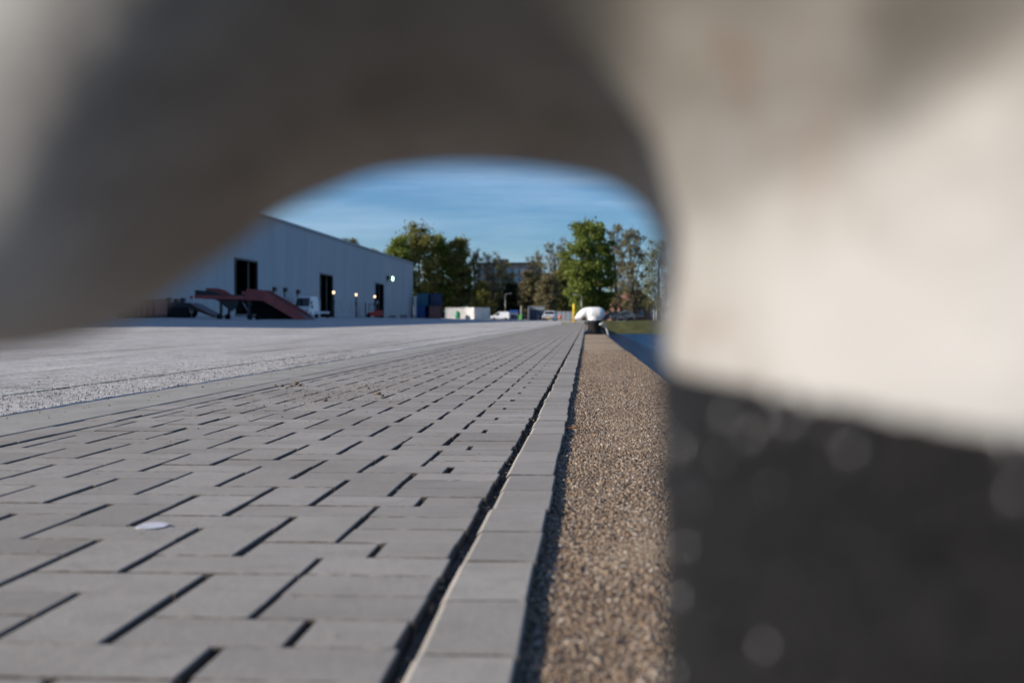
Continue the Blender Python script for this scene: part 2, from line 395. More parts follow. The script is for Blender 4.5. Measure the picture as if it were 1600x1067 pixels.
# soil in the joint between yard slab and rough strip
tag(MB().box((-2.22, 83, -.03), (.09, 170, .068)).build('slab_joint', M['soil']), kind='structure')
# slab joints across and along the yard
jx = [x for x in xs if -36 <= x] 
for yj in (5.2, 11.2, 17.2, 23.2, 29.2, 41.2, 53.2):
    vv = [(x, yj+e+.01*mnoise.noise(Vector((x, yj, e))), gz(x)+.0015) for x in jx for e in (-.008, .008)]
    tag(MB().add(vv, [(2*i, 2*i+2, 2*i+3, 2*i+1) for i in range(len(jx)-1)]).build('yard_joint', M['soil']), kind='structure')
for xj in (-5.4, -9.6, -14.2):
    vv = [(xj+e+.012*mnoise.noise(Vector((xj, y, e))), y, gz(xj+e)+.003) for y in ys[1:-3] for e in (-.01, .01)]
    tag(MB().add(vv, [(2*i, 2*i+1, 2*i+3, 2*i+2) for i in range(len(ys)-5)]).build('yard_joint', M['soil']), kind='structure')
# flush kerb strip next to the pavers, cast in lengths
ks = MB()
kerb = MB().box((-1.64, 83, -.100), (.29, 170, .206)).build('kerb_strip', M['strip']); tag(kerb, kind='structure')
# far land beyond the basin
tag(sheet('ground', np.array([-1.6, .5, 6, 20, 60, 200, 4000]), np.array([176, 200, 300, 600, 4000]), lambda x, y: .08, M['grass']), kind='structure')
tag(sheet('water', np.array([.3, 4, 20, 100, 4000]), np.array([-60, 20, 60, 120, 175]), lambda x, y: -1.55, M['water']), kind='structure')
bx = np.concatenate([np.arange(.46, 40, .8), np.array([60, 120, 400])])
vv = []; 
for x in bx:
    for k, (yy, zz) in enumerate(((163, -1.75), (165.5, -1.3), (168, -.85), (170, -.4), (173, -.05), (176.5, .08))):
        vv.append((x, yy + .8*mnoise.noise(Vector((x*.3, k, 2))), zz + .16*mnoise.noise(Vector((x*.9, k*.7, 5)))))
n = 6; ff = [(i*n+k, (i+1)*n+k, (i+1)*n+k+1, i*n+k+1) for i in range(len(bx)-1) for k in range(5)]
tag(MB().add(vv, ff, True).build('grass_bank', M['grass']), kind='structure')

# ---- quay coping of washed gravel concrete
COPZ = -.012; COPX0, COPX1 = -.085, .425
cy = np.concatenate([np.arange(-2, 8, .1), np.arange(8, 30, .5), np.array([32, 40, 60, 90, 130, 168])])
prof = [(COPX0, COPZ-.004), (.0, COPZ), (.1, COPZ+.001), (.25, COPZ), (.37, COPZ-.003), (.405, COPZ-.008), (.422, COPZ-.025), (.425, COPZ-.06), (.425, -2.6)]
vv = []
for y in cy:
    for i, (x, z) in enumerate(prof):
        vv.append((x + (.004*mnoise.noise(Vector((i, y*2.2, 1))) if i > 3 else 0), y, z + (.002*mnoise.noise(Vector((x*6, y*4, 1))) if i < 6 else 0)))
n = len(prof); ff = [(j*n+i, j*n+i+1, (j+1)*n+i+1, (j+1)*n+i) for j in range(len(cy)-1) for i in range(n-1)]
coping = MB().add(vv, ff, True).build('quay_coping', M['coping']); tag(coping, kind='structure')
# washed-out pebbles standing proud of the nearer coping
def scatter_pebbles(name, px, py, pz, rad, parent, mat):
    n = len(px)
    base = np.array([(1,0,0),(-1,0,0),(0,1,0),(0,-1,0),(0,0,1),(0,0,-1)], float)
    fb = np.array([(0,2,4),(2,1,4),(1,3,4),(3,0,4),(2,0,5),(1,2,5),(3,1,5),(0,3,5)])
    sx = rad[:, None]*rng.uniform(.65, 1.3, (n, 3)); sx[:, 2] *= .75
    v = base[None]*sx[:, None, :]*rng.uniform(.8, 1.2, (n, 6, 1))
    a = rng.uniform(0, 6.28, n); ca, sa = np.cos(a), np.sin(a)
    tl = rng.normal(0, .35, n); ct, st = np.cos(tl), np.sin(tl)
    x, y, z = v[..., 0], v[..., 1], v[..., 2]
    y, z = y*ct[:, None]-z*st[:, None], y*st[:, None]+z*ct[:, None]
    x, y = x*ca[:, None]-y*sa[:, None], x*sa[:, None]+y*ca[:, None]
    v = np.stack([x+px[:, None], y+py[:, None], z+pz[:, None]], -1).reshape(-1, 3)
    f = (fb[None]+6*np.arange(n)[:, None, None]).reshape(-1, 3)
    me = npmesh(name, v, f, True); me.materials.append(mat)
    return tag(link(bpy.data.objects.new(name, me), parent), kind='stuff')
yy = .75 + (13-.75)*rng.random(240000)**2.3
xx = rng.uniform(COPX0+.01, .40, len(yy))
keep = (xx < .10+.085*yy) & (rng.random(len(yy)) < np.clip((13-yy)/8, 0, 1))
xx, yy = xx[keep], yy[keep]
rr = np.where(rng.random(len(xx)) < .12, rng.uniform(.0032, .0052, len(xx)), rng.uniform(.0013, .0031, len(xx)))
rr *= np.clip(.8+.1*yy, .9, 1.25)
scatter_pebbles('washed_gravel', xx, yy, COPZ + rr*.12, rr, coping, M['pebble'])

for yj, wj in ((4.45, .012), (8.6, .014), (12.6, .02), (16.7, .02), (20.8, .02)):
    MB().box((.165, yj, COPZ+.0008), (.48, wj, .004)).build('casting_joint', M['sand'], coping)
# ---- pavement of concrete pavers in herringbone bond, with a border course on each side
S, GAP, PT = .1095, .0105, .08
X1, Y0 = -.335, 1.579              # a joint line and a row line of the bond
XR, XL = -.1695, -1.377            # edges of the herringbone field
YN, YF = -.25, 75.0
pav = MB().add([(-1.51, -2, -.030), (-.085, -2, -.030), (-.085, 75.3, -.030), (-1.51, 75.3, -.030)], [(0, 1, 2, 3)]).build('pavement', M['soil'])
tag(pav, kind='structure')
bricks = []                         # cx, cy, dx, dy, nub axis
j0, j1 = int((YN-Y0)/S)-1, int((YF-Y0)/S)
for j in range(j0, j1):
    ya, yb = Y0+j*S, Y0+(j+1)*S
    for c in range(-10, 2):
        ty = (c-j+1) % 4; xa = X1+c*S
        if c >= 0: continue
        if ty == 0:                 # lies across the quay
            xb = xa+2*S
            if c == -1: xb = X1+.56*S
            xa2 = max(xa, XL)
            bricks.append((xa2, xb, ya, yb, 'h'))
        elif ty == 1 and c == -10:
            bricks.append((XL, xa+S, ya, yb, 'h'))
        elif ty == 3:
            bricks.append((max(xa, XL), xa+S, ya, yb+S, 'v'))
    # the cut pieces along the border on the water side
    if j % 4 == 0: bricks.append((X1+.56*S, XR, ya, yb, 'h'))
    else: bricks.append((X1, XR+.003+rng.uniform(-.003, .003), ya, yb, 'h'))
def brick_mesh(dx, dy, kind, nubs=True):
    g = GAP
    wx, wy = dx-g*(1.0 if kind != 'b' else .5), dy-.0034
    m = MB().box((0, 0, -PT/2), (wx, wy, PT), ch=.0013)
    if nubs and kind == 'v':
        for t_ in (-.19, .19):
            m.box((wx/2+g*.42, t_*wy, -.038), (g*.9, .008, .056))
    if nubs and kind in 'hc':
        m.box((.1*wx, wy/2+.001, -.038), (.008, .003, .056))
    return m
cand = []
for k, (xa, xb, ya, yb, kd) in enumerate(bricks):
    cxm, cym = (xa+xb)/2, (ya+yb)/2
    if cym < .6: continue
    x, y, z = proj((cxm, cym, 0))
    if -60 < x < 1100 and y < 1110: cand.append((cym**2+cxm**2, k))
cand.sort(); chosen = set(k for _, k in cand[:290])
cache = {}; far_v = []; far_f = []; nv = 0
def jitter(): return rng.normal(0, .0005), rng.normal(0, .0045), rng.normal(0, .0022), rng.normal(0, .003)
for k, (xa, xb, ya, yb, kd) in enumerate(bricks):
    dx, dy = xb-xa, yb-ya; cxm, cym = (xa+xb)/2, (ya+yb)/2
    dz, rz, t1, t2 = jitter(); dxj, dyj = rng.normal(0, .0014), rng.normal(0, .0007)
    if k in chosen:
        key = (round(dx, 2), round(dy, 2), kd)
        if key not in cache:
            cache[key] = brick_mesh(dx, dy, kd).mesh('paver'); cache[key].materials.append(M['paver'])
        o = link(bpy.data.objects.new('paver', cache[key]), pav, (cxm+dxj, cym+dyj, dz)); o.rotation_euler = (t1*.6, t2*.6, rz)
    else:
        m = brick_mesh(dx, dy, kd, nubs=cym < 9)
        rot = Matrix.Rotation(rz, 3, 'Z'); a = np.array(m.v)
        if cym > 14: dz *= .5
        ca, sa = math.cos(rz), math.sin(rz)
        q = np.stack([a[:, 0]*ca-a[:, 1]*sa+cxm+dxj, a[:, 0]*sa+a[:, 1]*ca+cym+dyj, a[:, 2]+dz+a[:, 1]*t1*.6-a[:, 0]*t2*.6], 1)
        far_v.append(q); far_f += [tuple(i+nv for i in f) for f in m.f]; nv += len(q)
me = bpy.data.meshes.new('paver_field'); me.from_pydata(np.concatenate(far_v).tolist(), [], far_f); me.materials.append(M['paver'])
tag(link(bpy.data.objects.new('paver_field', me), pav), kind='stuff')
# border courses
bl = MB(); cacheb = {}
def border(xa, xb, yoff, wig, nfar):
    yb_ = yoff; k = 0; fv = MB()
    while yb_ < YF:
        L = 2*S; wj = rng.normal(0, wig)
        dz, rz, t1, t2 = jitter()
        near = .55 < yb_ < nfar
        key = (xa, )
        m = None
        if near:
            if key not in cacheb:
                bm_ = MB().box((0, 0, -PT/2), (xb-xa, L-.003, PT), ch=.002)
                if xa > -1: bm_.v = [(x+(.0055 if x < 0 and z > -.001 else 0), y, z-(.0045 if x < 0 and -.01 < z < -.001 else 0)) for x, y, z in bm_.v]
                cacheb[key] = bm_.mesh('border_paver'); cacheb[key].materials.append(M['paver'])
            o = link(bpy.data.objects.new('border_paver', cacheb[key]), pav, ((xa+xb)/2+wj, yb_+L/2, dz+.001)); o.rotation_euler = (t1, t2*2, rz)
        else:
            fv.box(((xa+xb)/2+wj, yb_+L/2, -PT/2+dz*.6), (xb-xa, L-.003, PT), ch=.002)
        yb_ += L
    o = fv.build('border_paver_field', M['paver'], pav); tag(o, kind='stuff')
border(-.1560, -.063, 1.7794-11*2*S, .0030, 15)
border(-1.502, -1.386, 1.70-11*2*S, .0012, 12)
# sand washed into the joints, filling some of them part way
js = MB()
for k, (xa, xb, ya, yb, kd) in enumerate(bricks):
    if kd == 'v' and .7 < ya < 16:
        for q_ in range(rng.integers(0, 3)):
            if rng.random() > .62: continue
            L_ = (yb-ya)*rng.uniform(.12, .5); yc = rng.uniform(ya+L_/2, yb-L_/2); zt = rng.uniform(-.012, -.0015); n_ = 6
            top = [(xb-.0052, yc-L_/2, zt-.012), (xb+.0052, yc-L_/2, zt-.012)]
            for i_ in range(1, n_):
                f_ = i_/n_; zz = zt-.012*abs(2*f_-1)**2+rng.normal(0, .0012); yy_ = yc+(f_-.5)*L_
                top += [(xb-.0052, yy_, zz), (xb+.0052, yy_, zz+rng.normal(0, .001))]
            top += [(xb-.0052, yc+L_/2, zt-.012), (xb+.0052, yc+L_/2, zt-.012)]
            js.add(top, [(2*i_, 2*i_+1, 2*i_+3, 2*i_+2) for i_ in range(n_)], True)
yv = np.arange(.5, 16, .02); vv = []
for y_ in yv:
    h_ = -.018+.010*mnoise.noise(Vector((0, y_*4, 3)))+.006*mnoise.noise(Vector((0, y_*19, 8)))
    vv += [(-.172, y_, h_), (-.153, y_, h_+.003*mnoise.noise(Vector((3, y_*22, 1))))]
js.add(vv, [(2*i_, 2*i_+1, 2*i_+3, 2*i_+2) for i_ in range(len(yv)-1)], True)
tag(js.build('joint_sand', M['sand'], pav), kind='stuff')
# grit and small stones caught in the joints and along the border
gx, gy, gzz, gr = [], [], [], []
for k, (xa, xb, ya, yb, kd) in enumerate(bricks):
    cym = (ya+yb)/2
    if not .7 < cym < 9: continue
    if kd == 'v':
        for q in range(rng.poisson(3.0)):
            gx.append(xb+rng.normal(0, .0025)); gy.append(rng.uniform(ya, yb)); r0 = rng.uniform(.0012, .0036); gr.append(r0); gzz.append(rng.uniform(-.026, -.003))
    for q in range(rng.poisson(1.6)):
        gx.append(rng.uniform(xa, xb)); gy.append(ya+rng.normal(0, .002)); r0 = rng.uniform(.0010, .0024); gr.append(r0); gzz.append(-.002)
    for q in range(rng.poisson(.5)):
        gx.append(rng.uniform(xa, xb)); gy.append(rng.uniform(ya, yb)); r0 = rng.uniform(.0008, .0019); gr.append(r0); gzz.append(r0*.6)
for q in range(900):
    y = .7+10*rng.random()**1.4; gx.append(rng.uniform(-.172, -.150)); gy.append(y); r0 = rng.uniform(.0015, .0042); gr.append(r0); gzz.append(rng.uniform(-.020, -.006))
for q in range(900):                                     # sandy patch by the left border
    gx.append(rng.normal(-.98, .16)); gy.append(rng.normal(5.3, .7)); r0 = rng.uniform(.001, .0035); gr.append(r0); gzz.append(r0*.6)
for q in range(500):                                    # crumbs on the rough concrete
    gx.append(rng.uniform(-2.6, -1.55)); y = 2.5+7*rng.random(); gy.append(y); r0 = rng.uniform(.0012, .005); gr.append(r0); gzz.append(.006+gz(gx[-1])+r0*.7)
gx, gy, gzz, gr = map(np.array, (gx, gy, gzz, gr))
grit = scatter_pebbles('joint_grit', gx, gy, gzz, gr, pav, M['pebble'])

n_ = 9000
cx_ = rng.uniform(-2.55, -1.80, n_); cy_ = 2.6+9*rng.random(n_)**1.5; cr_ = rng.uniform(.0012, .0042, n_)
scatter_pebbles('concrete_crumbs', cx_, cy_, np.array([gz(x) for x in cx_])-.0015+cr_*.5, cr_, bpy.data.objects['rough_concrete_strip'], M['crumb'])
# ---- raised slab at the far end of the pavers with a yellow edge line
slab = MB().box((-.83, 121.6, -.06), (1.40, 92.5, .46), ch=.03).build('raised_slab', M['strip']); tag(slab, kind='structure')
MB().box((-.83, 75.75, .173), (1.36, .16, .006)).build('edge_line', M['yellow'], slab)

# ================================================================== BOLLARDS
def bollard_head():
    # outlines of the cast head along its length: x, top, underside, half width
    X  = [-.412,-.405,-.39,-.36,-.33,-.30,-.27,-.245,-.22,-.20,-.185,-.170,-.158,-.150,-.145,-.12,-.06,0,.06,.11,.15,.18,.20,.212,.216]
    T  = [.335,.362,.385,.425,.462,.492,.517,.533,.545,.552,.556,.559,.561,.562,.563,.565,.567,.567,.566,.560,.545,.522,.495,.465,.45]
    B  = [.320,.311,.306,.304,.304,.307,.317,.329,.340,.346,.3475,.345,.338,.330,.322,.30,.295,.295,.295,.298,.308,.33,.36,.40,.435]
    W  = [.005,.010,.016,.027,.038,.051,.065,.076,.083,.086,.087,.087,.088,.090,.093,.110,.142,.148,.147,.142,.128,.108,.085,.055,.02]
    xs = np.array(sorted(set(list(X) + list(np.linspace(-.40, .21, 70)))))
    BX = [-.412,-.405,-.39,-.36,-.33,-.306,-.283,-.2708,-.26,-.25,-.2388,-.2296,-.2143,-.199,-.184,-.172,-.160,-.151,-.145,-.140,-.134,-.115]
    BB = [.320,.311,.305,.3025,.3025,.3035,.3068,.3128,.3212,.3292,.3370,.3422,.3475,.3492,.3490,.3478,.346,.3425,.337,.326,.314,.302]
    b1 = np.interp(xs, X, B); b2 = np.interp(xs, BX, BB)
    t_, b_, w_ = np.interp(xs, X, T), np.where(xs < -.12, b2, b1), np.interp(xs, X, W)
    def smooth(a):
        a = a.copy(); a[1:-1] = .25*a[:-2]+.5*a[1:-1]+.25*a[2:]; return a
    t_, b_, w_ = smooth(t_), smooth(b_), smooth(w_)
    seg = 48; vv = []
    for x, t, b, w_i in zip(xs, t_, b_, w_):
        zc, h = (t+b)/2, (t-b)/2; e = 2/2.15
        for k in range(seg):
            a = 2*math.pi*k/seg; ca, sa = math.cos(a), math.sin(a)
            vv.append((x, math.copysign(abs(ca)**e, ca)*w_i, zc+math.copysign(abs(sa)**e, sa)*h))
    n = len(xs); ff = [(i*seg+k, i*seg+(k+1) % seg, (i+1)*seg+(k+1) % seg, (i+1)*seg+k) for i in range(n-1) for k in range(seg)]
    ff += [tuple(range(seg))[::-1], tuple((n-1)*seg+k for k in range(seg))]
    m = MB().add(vv, ff, True)
    m.lathe([(.10, .304), (.136, .2975), (.1425, .2990), (.1440, .306), (.1440, .33), (.140, .40), (.10, .47)], 64)
    m.v = [(x, y, z + (.10*y if z < .3105 and x*x+y*y < .0225 and abs(z-.304) < .0066 else 0)) for x, y, z in m.v]
    me = m.mesh('head')
    o = bpy.data.objects.new('tmp_head', me); C.objects.link(o)
    md = o.modifiers.new('r', 'REMESH'); md.mode = 'VOXEL'; md.voxel_size = .0042; md.use_smooth_shade = True
    sm = o.modifiers.new('s', 'SMOOTH'); sm.iterations = 4; sm.factor = .5
    dg = bpy.context.evaluated_depsgraph_get()
    res = bpy.data.meshes.new_from_object(o.evaluated_get(dg)); res.name = 'head'
    bpy.data.objects.remove(o)
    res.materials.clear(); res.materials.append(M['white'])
    res.polygons.foreach_set('use_smooth', [True]*len(res.polygons))
    return res
head_me = bollard_head()
post_m = MB().lathe([(.205, 0), (.205, .018), (.198, .026), (.172, .034), (.156, .06), (.147, .11), (.1435, .17), (.1425, .23), (.1435, .30), (.13, .312)], 96)
post_me = post_m.mesh('post'); post_me.materials.append(M['black'])
bolt_me = MB().lathe([(.017, 0), (.017, .012), (.012, .016)], 6, smooth=False).mesh('anchor_bolt'); bolt_me.materials.append(M['black'])
bl_ = MB(); g_ = np.random.default_rng(5)  # small glossy beads added on the post to catch sun glints
for k in range(46):
    a_ = g_.uniform(math.pi*.95, math.pi*1.45); z_ = g_.uniform(.20, .285) if k % 2 else g_.uniform(.280, .2935); r_ = g_.uniform(.0008, .0020)
    pr_ = np.interp(z_, [.026, .06, .11, .17, .23, .288], [.198, .156, .147, .1435, .1425, .1434])
    c_ = Vector((pr_*math.cos(a_), pr_*math.sin(a_), z_)); vv = []
    for i in range(5):
        ph = math.pi*(i/4-.5)
        for q_ in range(8):
            an = 2*math.pi*q_/8; vv.append(c_+Vector((math.cos(ph)*math.cos(an), math.cos(ph)*math.sin(an), math.sin(ph)*1.5))*r_)
    bl_.add(vv, [(i*8+q_, i*8+(q_+1) % 8, (i+1)*8+(q_+1) % 8, (i+1)*8+q_) for i in range(4) for q_ in range(8)], True)
bead_me = bl_.mesh('glint_beads'); bead_me.materials.append(M['gloss'])
def bollard(x, y, label, fresh=False, rz=0):
    t = thing('mooring_bollard', (x, y, COPZ), rz, label, 'bollard', 'mooring bollards along the quay edge')
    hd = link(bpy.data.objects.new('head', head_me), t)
    if fresh: hd.material_slots[0].link = 'OBJECT'; hd.material_slots[0].material = M['fresh']
    link(bpy.data.objects.new('post', post_me), t)
    if not fresh: tag(link(bpy.data.objects.new('glint_beads', bead_me), t), kind='stuff')
    for k in range(6):
        a = k*math.pi/3+.3; link(bpy.data.objects.new('anchor_bolt', bolt_me), t, (.188*math.cos(a), .188*math.sin(a), .026))
    return t
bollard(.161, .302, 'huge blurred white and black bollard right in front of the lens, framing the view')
bollard(.160, 26.3, 'small distant white-topped bollard with black post at the end of the paved strip', True)
# mooring line round the far bollard's foot and over the edge
def coil(n, r0, z0, dz, ph=0):
    return [(r0*math.cos(ph+a), r0*math.sin(ph+a), z0+dz*a/6.28+.006*math.sin(3*a)) for a in np.linspace(0, 6.28*n, int(40*n))]
t = thing('mooring_rope', (.16, 26.3, COPZ), 0, 'blue and white mooring rope wound round the foot of the distant bollard', 'rope')
MB().tube(coil(.52, .19, .13, -.16, .05), .014, 8).build('coil', M['rope_b'], t)
MB().tube([(.10, -.145, .20), (.17, -.13, .235), (.215, -.10, .20), (.245, -.09, .12), (.272, -.08, .04), (.29, -.07, -.06), (.292, -.06, -.5), (.292, -.05, -1.6)], .019, 8).build('hanging_line', M['rope_w'], t)
MB().tube([(-.12, -.15, .10), (-.19, -.16, .05), (-.22, -.10, .02), (-.20, .05, .018), (-.16, .2, .02)], .016, 8).build('loose_end', M['rope_b'], t)

# ================================================================== WAREHOUSE
WX = -36.0; WY0, WY1 = 25.0, 261.0; WTOP = 11.8; WB = .60
wh = thing('warehouse', (WX, WY0, WB), 0, 'long light grey warehouse in its own shade with tall dark doorways', 'building')
HW = WTOP-WB
doors = [(-1.0, 6.0, 5.4), (41, 47.5, 5.4)]
def yat(px): 
    d = at(px, 499, 100.0); return WX/d.x*100.0
for (a, b, hh) in ((367, 400.5, 405), (500, 518.5, 429), (586.5, 598.5, 443.5)):
    ya, yb = yat(a), yat(b); zt = at(a, hh, ya).z
    doors.append((ya-WY0, yb-WY0, zt-WB))
doors = [d for d in doors if d[0] > 20]
edges = [0.0]
for d in doors: edges += [d[0], d[1]]
edges.append(WY1-WY0)
# corrugated cladding: one sheet for each wall bay, above and beside the doors
def corr(y0, y1, z0, z1):
    m = MB(); p = .5; n = max(2, int((y1-y0)/p)); st = (y1-y0)/n; pts = []
    for i in range(n):
        a = y0+i*st; pts += [(0, a), (0, a+st*.55), (.014, a+st*.65), (.014, a+st*.9)]
    pts.append((0, y1)); vv = [(x, y, z0) for x, y in pts]+[(x, y, z1) for x, y in pts]; k = len(pts)
    m.add(vv, [(i, i+1, k+i+1, k+i) for i in range(k-1)]); return m
PL = 2.35
for i in range(0, len(edges)-1, 2):
    y = edges[i]
    nb = max(1, round((edges[i+1]-y)/6.0)); stp = (edges[i+1]-y)/nb
    for q in range(nb):
        corr(y+q*stp, y+(q+1)*stp-.02, PL, HW).build('wall_panel', M['clad'], wh)
        MB().box((.02, y+(q+.5)*stp, PL/2), (.16, stp-.05, PL-.01)).build('plinth_panel', M['plinth'], wh)
for d in doors:
    corr(d[0], d[1], d[2], HW).build('wall_panel', M['clad'], wh)
    f = MB()
    f.box((.03, d[0]-.1, d[2]/2), (.24, .2, d[2])); f.box((.03, d[1]+.1, d[2]/2), (.24, .2, d[2])); f.box((.03, (d[0]+d[1])/2, d[2]+.1), (.24, d[1]-d[0]+.4, .2))
    fr = f.build('door_frame', M['steel_dark'], wh)
    g = MB().box((-3.0, (d[0]+d[1])/2, d[2]/2), (.1, d[1]-d[0]+8, d[2]+2)).box((-1.6, d[0]-3.9, d[2]/2), (2.7, .1, d[2]+2)).box((-1.6, d[1]+3.9, d[2]/2), (2.7, .1, d[2]+2)).box((-1.6, (d[0]+d[1])/2, d[2]+1), (2.7, d[1]-d[0]+8, .1)).build('doorway_depth', M['dark'], wh)
    MB().box((-.45, d[0]+(d[1]-d[0])*.80, d[2]/2), (.12, .5, d[2]-.05)).build('door_leaf', M['steel_dark'], wh)
LW = WY1-WY0
MB().box((.06, LW/2, HW+.08), (.3, LW+.3, .28)).build('eaves_trim', M['greypaint'], wh)
MB().add([(0, 0, HW), (0, LW, HW), (-28, LW, HW+2.2), (-28, 0, HW+2.2), (-56, 0, HW), (-56, LW, HW)], [(0, 1, 2, 3), (3, 2, 5, 4)]).build('roof', M['roof'], wh)
MB().add([(0, LW, 0), (-56, LW, 0), (-56, LW, HW), (-28, LW, HW+2.2), (0, LW, HW), (0, 0, 0), (-56, 0, 0), (-56, 0, HW), (-28, 0, HW+2.2), (0, 0, HW)], [(0, 1, 2, 3, 4), (5, 6, 7, 8, 9), (1, 6, 7, 2)]).build('end_wall', M['clad'], wh)
# floodlight on the facade, lit
Yl = yat(606); pz = at(606, 435.5, Yl).z-WB
fl = MB().box((.30, Yl-WY0-1.2, pz+.1), (.5, .7, .7)).box((.72, Yl-WY0, pz), (.06, .9, .9)).box((.45, Yl-WY0-.6, pz), (.9, .25, .12)).build('floodlight', M['steel_dark'], wh)
MB().lathe([(.01, -.12), (.34, -.06), (.34, .06), (.01, .12)], 16, (.9, Yl-WY0, pz), 'x').build('lamp', M['lampglass'], fl)
for px, py in ((427, 452), (444, 453), (464, 456)):
    Yl = yat(px); p = at(px, py, Yl); MB().box((.2, Yl-WY0, p.z-WB), (.34, .9, .5)).box((.08, Yl-WY0, p.z-WB-.5), (.1, .15, .8)).build('wall_light', M['steel_dark'], wh)

# slim lamp posts with warm lamps near the wall
for k, (px, py, lb) in enumerate(((521.5, 457, 'slim lamp post with warm light beside the second doorway'), (556.5, 460.5, 'slim lamp post with warm light between the second and third doorways'), (585.5, 463.5, 'slim lamp post with warm light in front of the third doorway'))):
    X = WX+2.2; d = at(px, 499, 100.0); Y = X/d.x*100; top = at(px, py, Y).z; g = gz(X)
    t = thing('lamp_post', (X, Y, g), 0, lb, 'lamp post', 'lamp posts along the warehouse')
    h = top-g
    MB().tube([(0, 0, 0), (0, 0, h-.25)], [.11, .08], 8).build('pole', M['steel_dark'], t)
    MB().box((0, 0, h*.62), (.24, .3, .5)).build('switch_box', M['steel_dark'], t)
    MB().lathe([(.02, -.2), (.13, -.15), (.17, 0), (.12, .15), (.02, .2)], 12, (0, 0, h)).build('lamp', M['lampwarm'], t)

# ================================================================== VEHICLES AND YARD EQUIPMENT
def wheel(parent, x, y, r, wd, side):
    w_ = link(bpy.data.objects.new('wheel', None), parent, (x, y, r)); w_.empty_display_size = .05
    MB().lathe([(r*.55, -wd/2), (r*.93, -wd/2), (r, -wd*.36), (r, wd*.36), (r*.93, wd/2), (r*.55, wd/2)], 20, axis='y').build('tyre', M['tyre'], w_)
    MB().lathe([(.02, side*wd*.34), (r*.3, side*wd*.42), (r*.58, side*wd*.36), (r*.58, -side*wd*.3)], 16, axis='y').build('rim', M['rim'], w_)
def bodyshell(prof, hw, tuck=.12, beltz=1.0):
    """side profile (x,z) swept across the width; sides lean in above the belt line"""
    n = len(prof); vv = []; lv = []
    for s_ in (-1, -.93, .93, 1):
        for x, z in prof:
            k = hw*s_
            lean = tuck*max(0, (z-beltz))
            dd = 0.0 if abs(s_) < 1 else .05
            vv.append((x*(1-dd*.02), k-math.copysign(lean, s_), z-(dd if z > beltz else 0)*.6))
    ff = []
    for a in range(3):
        for i in range(n):
            j = (i+1) % n; ff.append((a*n+i, a*n+j, (a+1)*n+j, (a+1)*n+i))
    ff += [tuple(range(n))[::-1], tuple(range(3*n, 4*n))]
    return MB().add(vv, ff)
def vehicle(name, label, cat, loc, rz, prof, hw, wheels, r, glass, side_glass, paint, group=None, beltz=1.0, tuck=.12):
    t = thing(name, loc, rz, label, cat, group)
    bodyshell(prof, hw, tuck, beltz).build('body', paint, t)
    for (x, z, x2, z2) in glass:        # windscreen and rear window: slabs laid on the sloping body
        wd = hw*.84
        d = Vector((x2-x, 0, z2-z)); nrm = Vector((-d.z, 0, d.x)).normalized()*.018
        if nrm.z < 0: nrm = -nrm
        vs = []
        for q in (0, 1):
            o_ = nrm*q
            vs += [Vector((x, -wd, z))+o_, Vector((x, wd, z))+o_, Vector((x2, wd*.9, z2))+o_, Vector((x2, -wd*.9, z2))+o_]
        MB().add(vs, [(0, 1, 2, 3), (7, 6, 5, 4), (0, 4, 5, 1), (1, 5, 6, 2), (2, 6, 7, 3), (3, 7, 4, 0)]).build('windscreen', M['glass'], t)
    for poly in side_glass:
        for s_ in (-1, 1):
            zc = sum(p[1] for p in poly)/len(poly); y = s_*(hw-tuck*max(0, zc-beltz))
            MB().prism(poly, 'y', y-.012*s_, y+.016*s_).build('side_window', M['glass'], t)
    for x in wheels:
        for s_ in (-1, 1): wheel(t, x, s_*(hw-.11), r, .22, s_)
    fx = min(p[0] for p in prof); rx = max(p[0] for p in prof)
    for s_ in (-1, 1):
        MB().box((fx+.06, s_*hw*.74, beltz*.78), (.16, .26, .18)).build('headlight', M['steel'], t)
        MB().box((rx-.0, s_*hw*.86, beltz*.9), (.06, .14, .3)).build('tail_light', M['red'], t)
        MB().box((fx+1.45 if hw > .92 else fx+1.35, s_*(hw+.1), beltz+.22), (.12, .2, .24)).build('mirror', M['steel_dark'], t)
    MB().box((fx+.02, 0, .42), (.14, hw*1.9, .2)).build('bumper', M['steel_dark'], t)
    MB().box((fx-.005, 0, .72), (.05, hw*.9, .14)).build('grille', M['steel_dark'], t)
    MB().box((fx-.06, 0, .47), (.03, .5, .12)).build('number_plate', M['yellow'], t)
    return t
vanp = [(-2.9, .35), (-2.95, .75), (-2.82, 1.0), (-2.05, 1.28), (-1.35, 2.05), (-1.1, 2.38), (-.6, 2.52), (2.6, 2.52), (2.8, 2.4), (2.88, 1.2), (2.88, .35)]
# large white van near the wall, nose towards the quay and the camera
p = at(478, 497, 150.0)
vehicle('delivery_van', 'tall white delivery van parked in shade behind the red ramp', 'van', (p.x, 150, gz(p.x)), R(90), vanp, 1.0, (-2.0, 1.75), .36, [(-2.03, 1.31, -1.2, 2.28)], [[(-1.75, 1.35), (-.75, 1.35), (-.75, 1.98), (-1.25, 1.98)]], M['car_white'])
# white panel van further off, broadside
p = at(782, 499, 292.0)
smallv = [(-2.15, .32), (-2.2, .7), (-2.05, .9), (-1.2, 1.08), (-.55, 1.7), (-.2, 1.82), (2.0, 1.84), (2.15, 1.7), (2.2, .8), (2.2, .32)]
def gz2(x, y): return gz(x)
vehicle('panel_van', 'small white panel van seen broadside in front of the far hedge', 'van', (p.x, 292, gz(p.x)), R(-8), smallv, .9, (-1.4, 1.35), .31, [(-1.18, 1.11, -.57, 1.66)], [[(-1.0, 1.12), (-.1, 1.12), (-.1, 1.6), (-.5, 1.6)]], M['car_white'], beltz=.95)
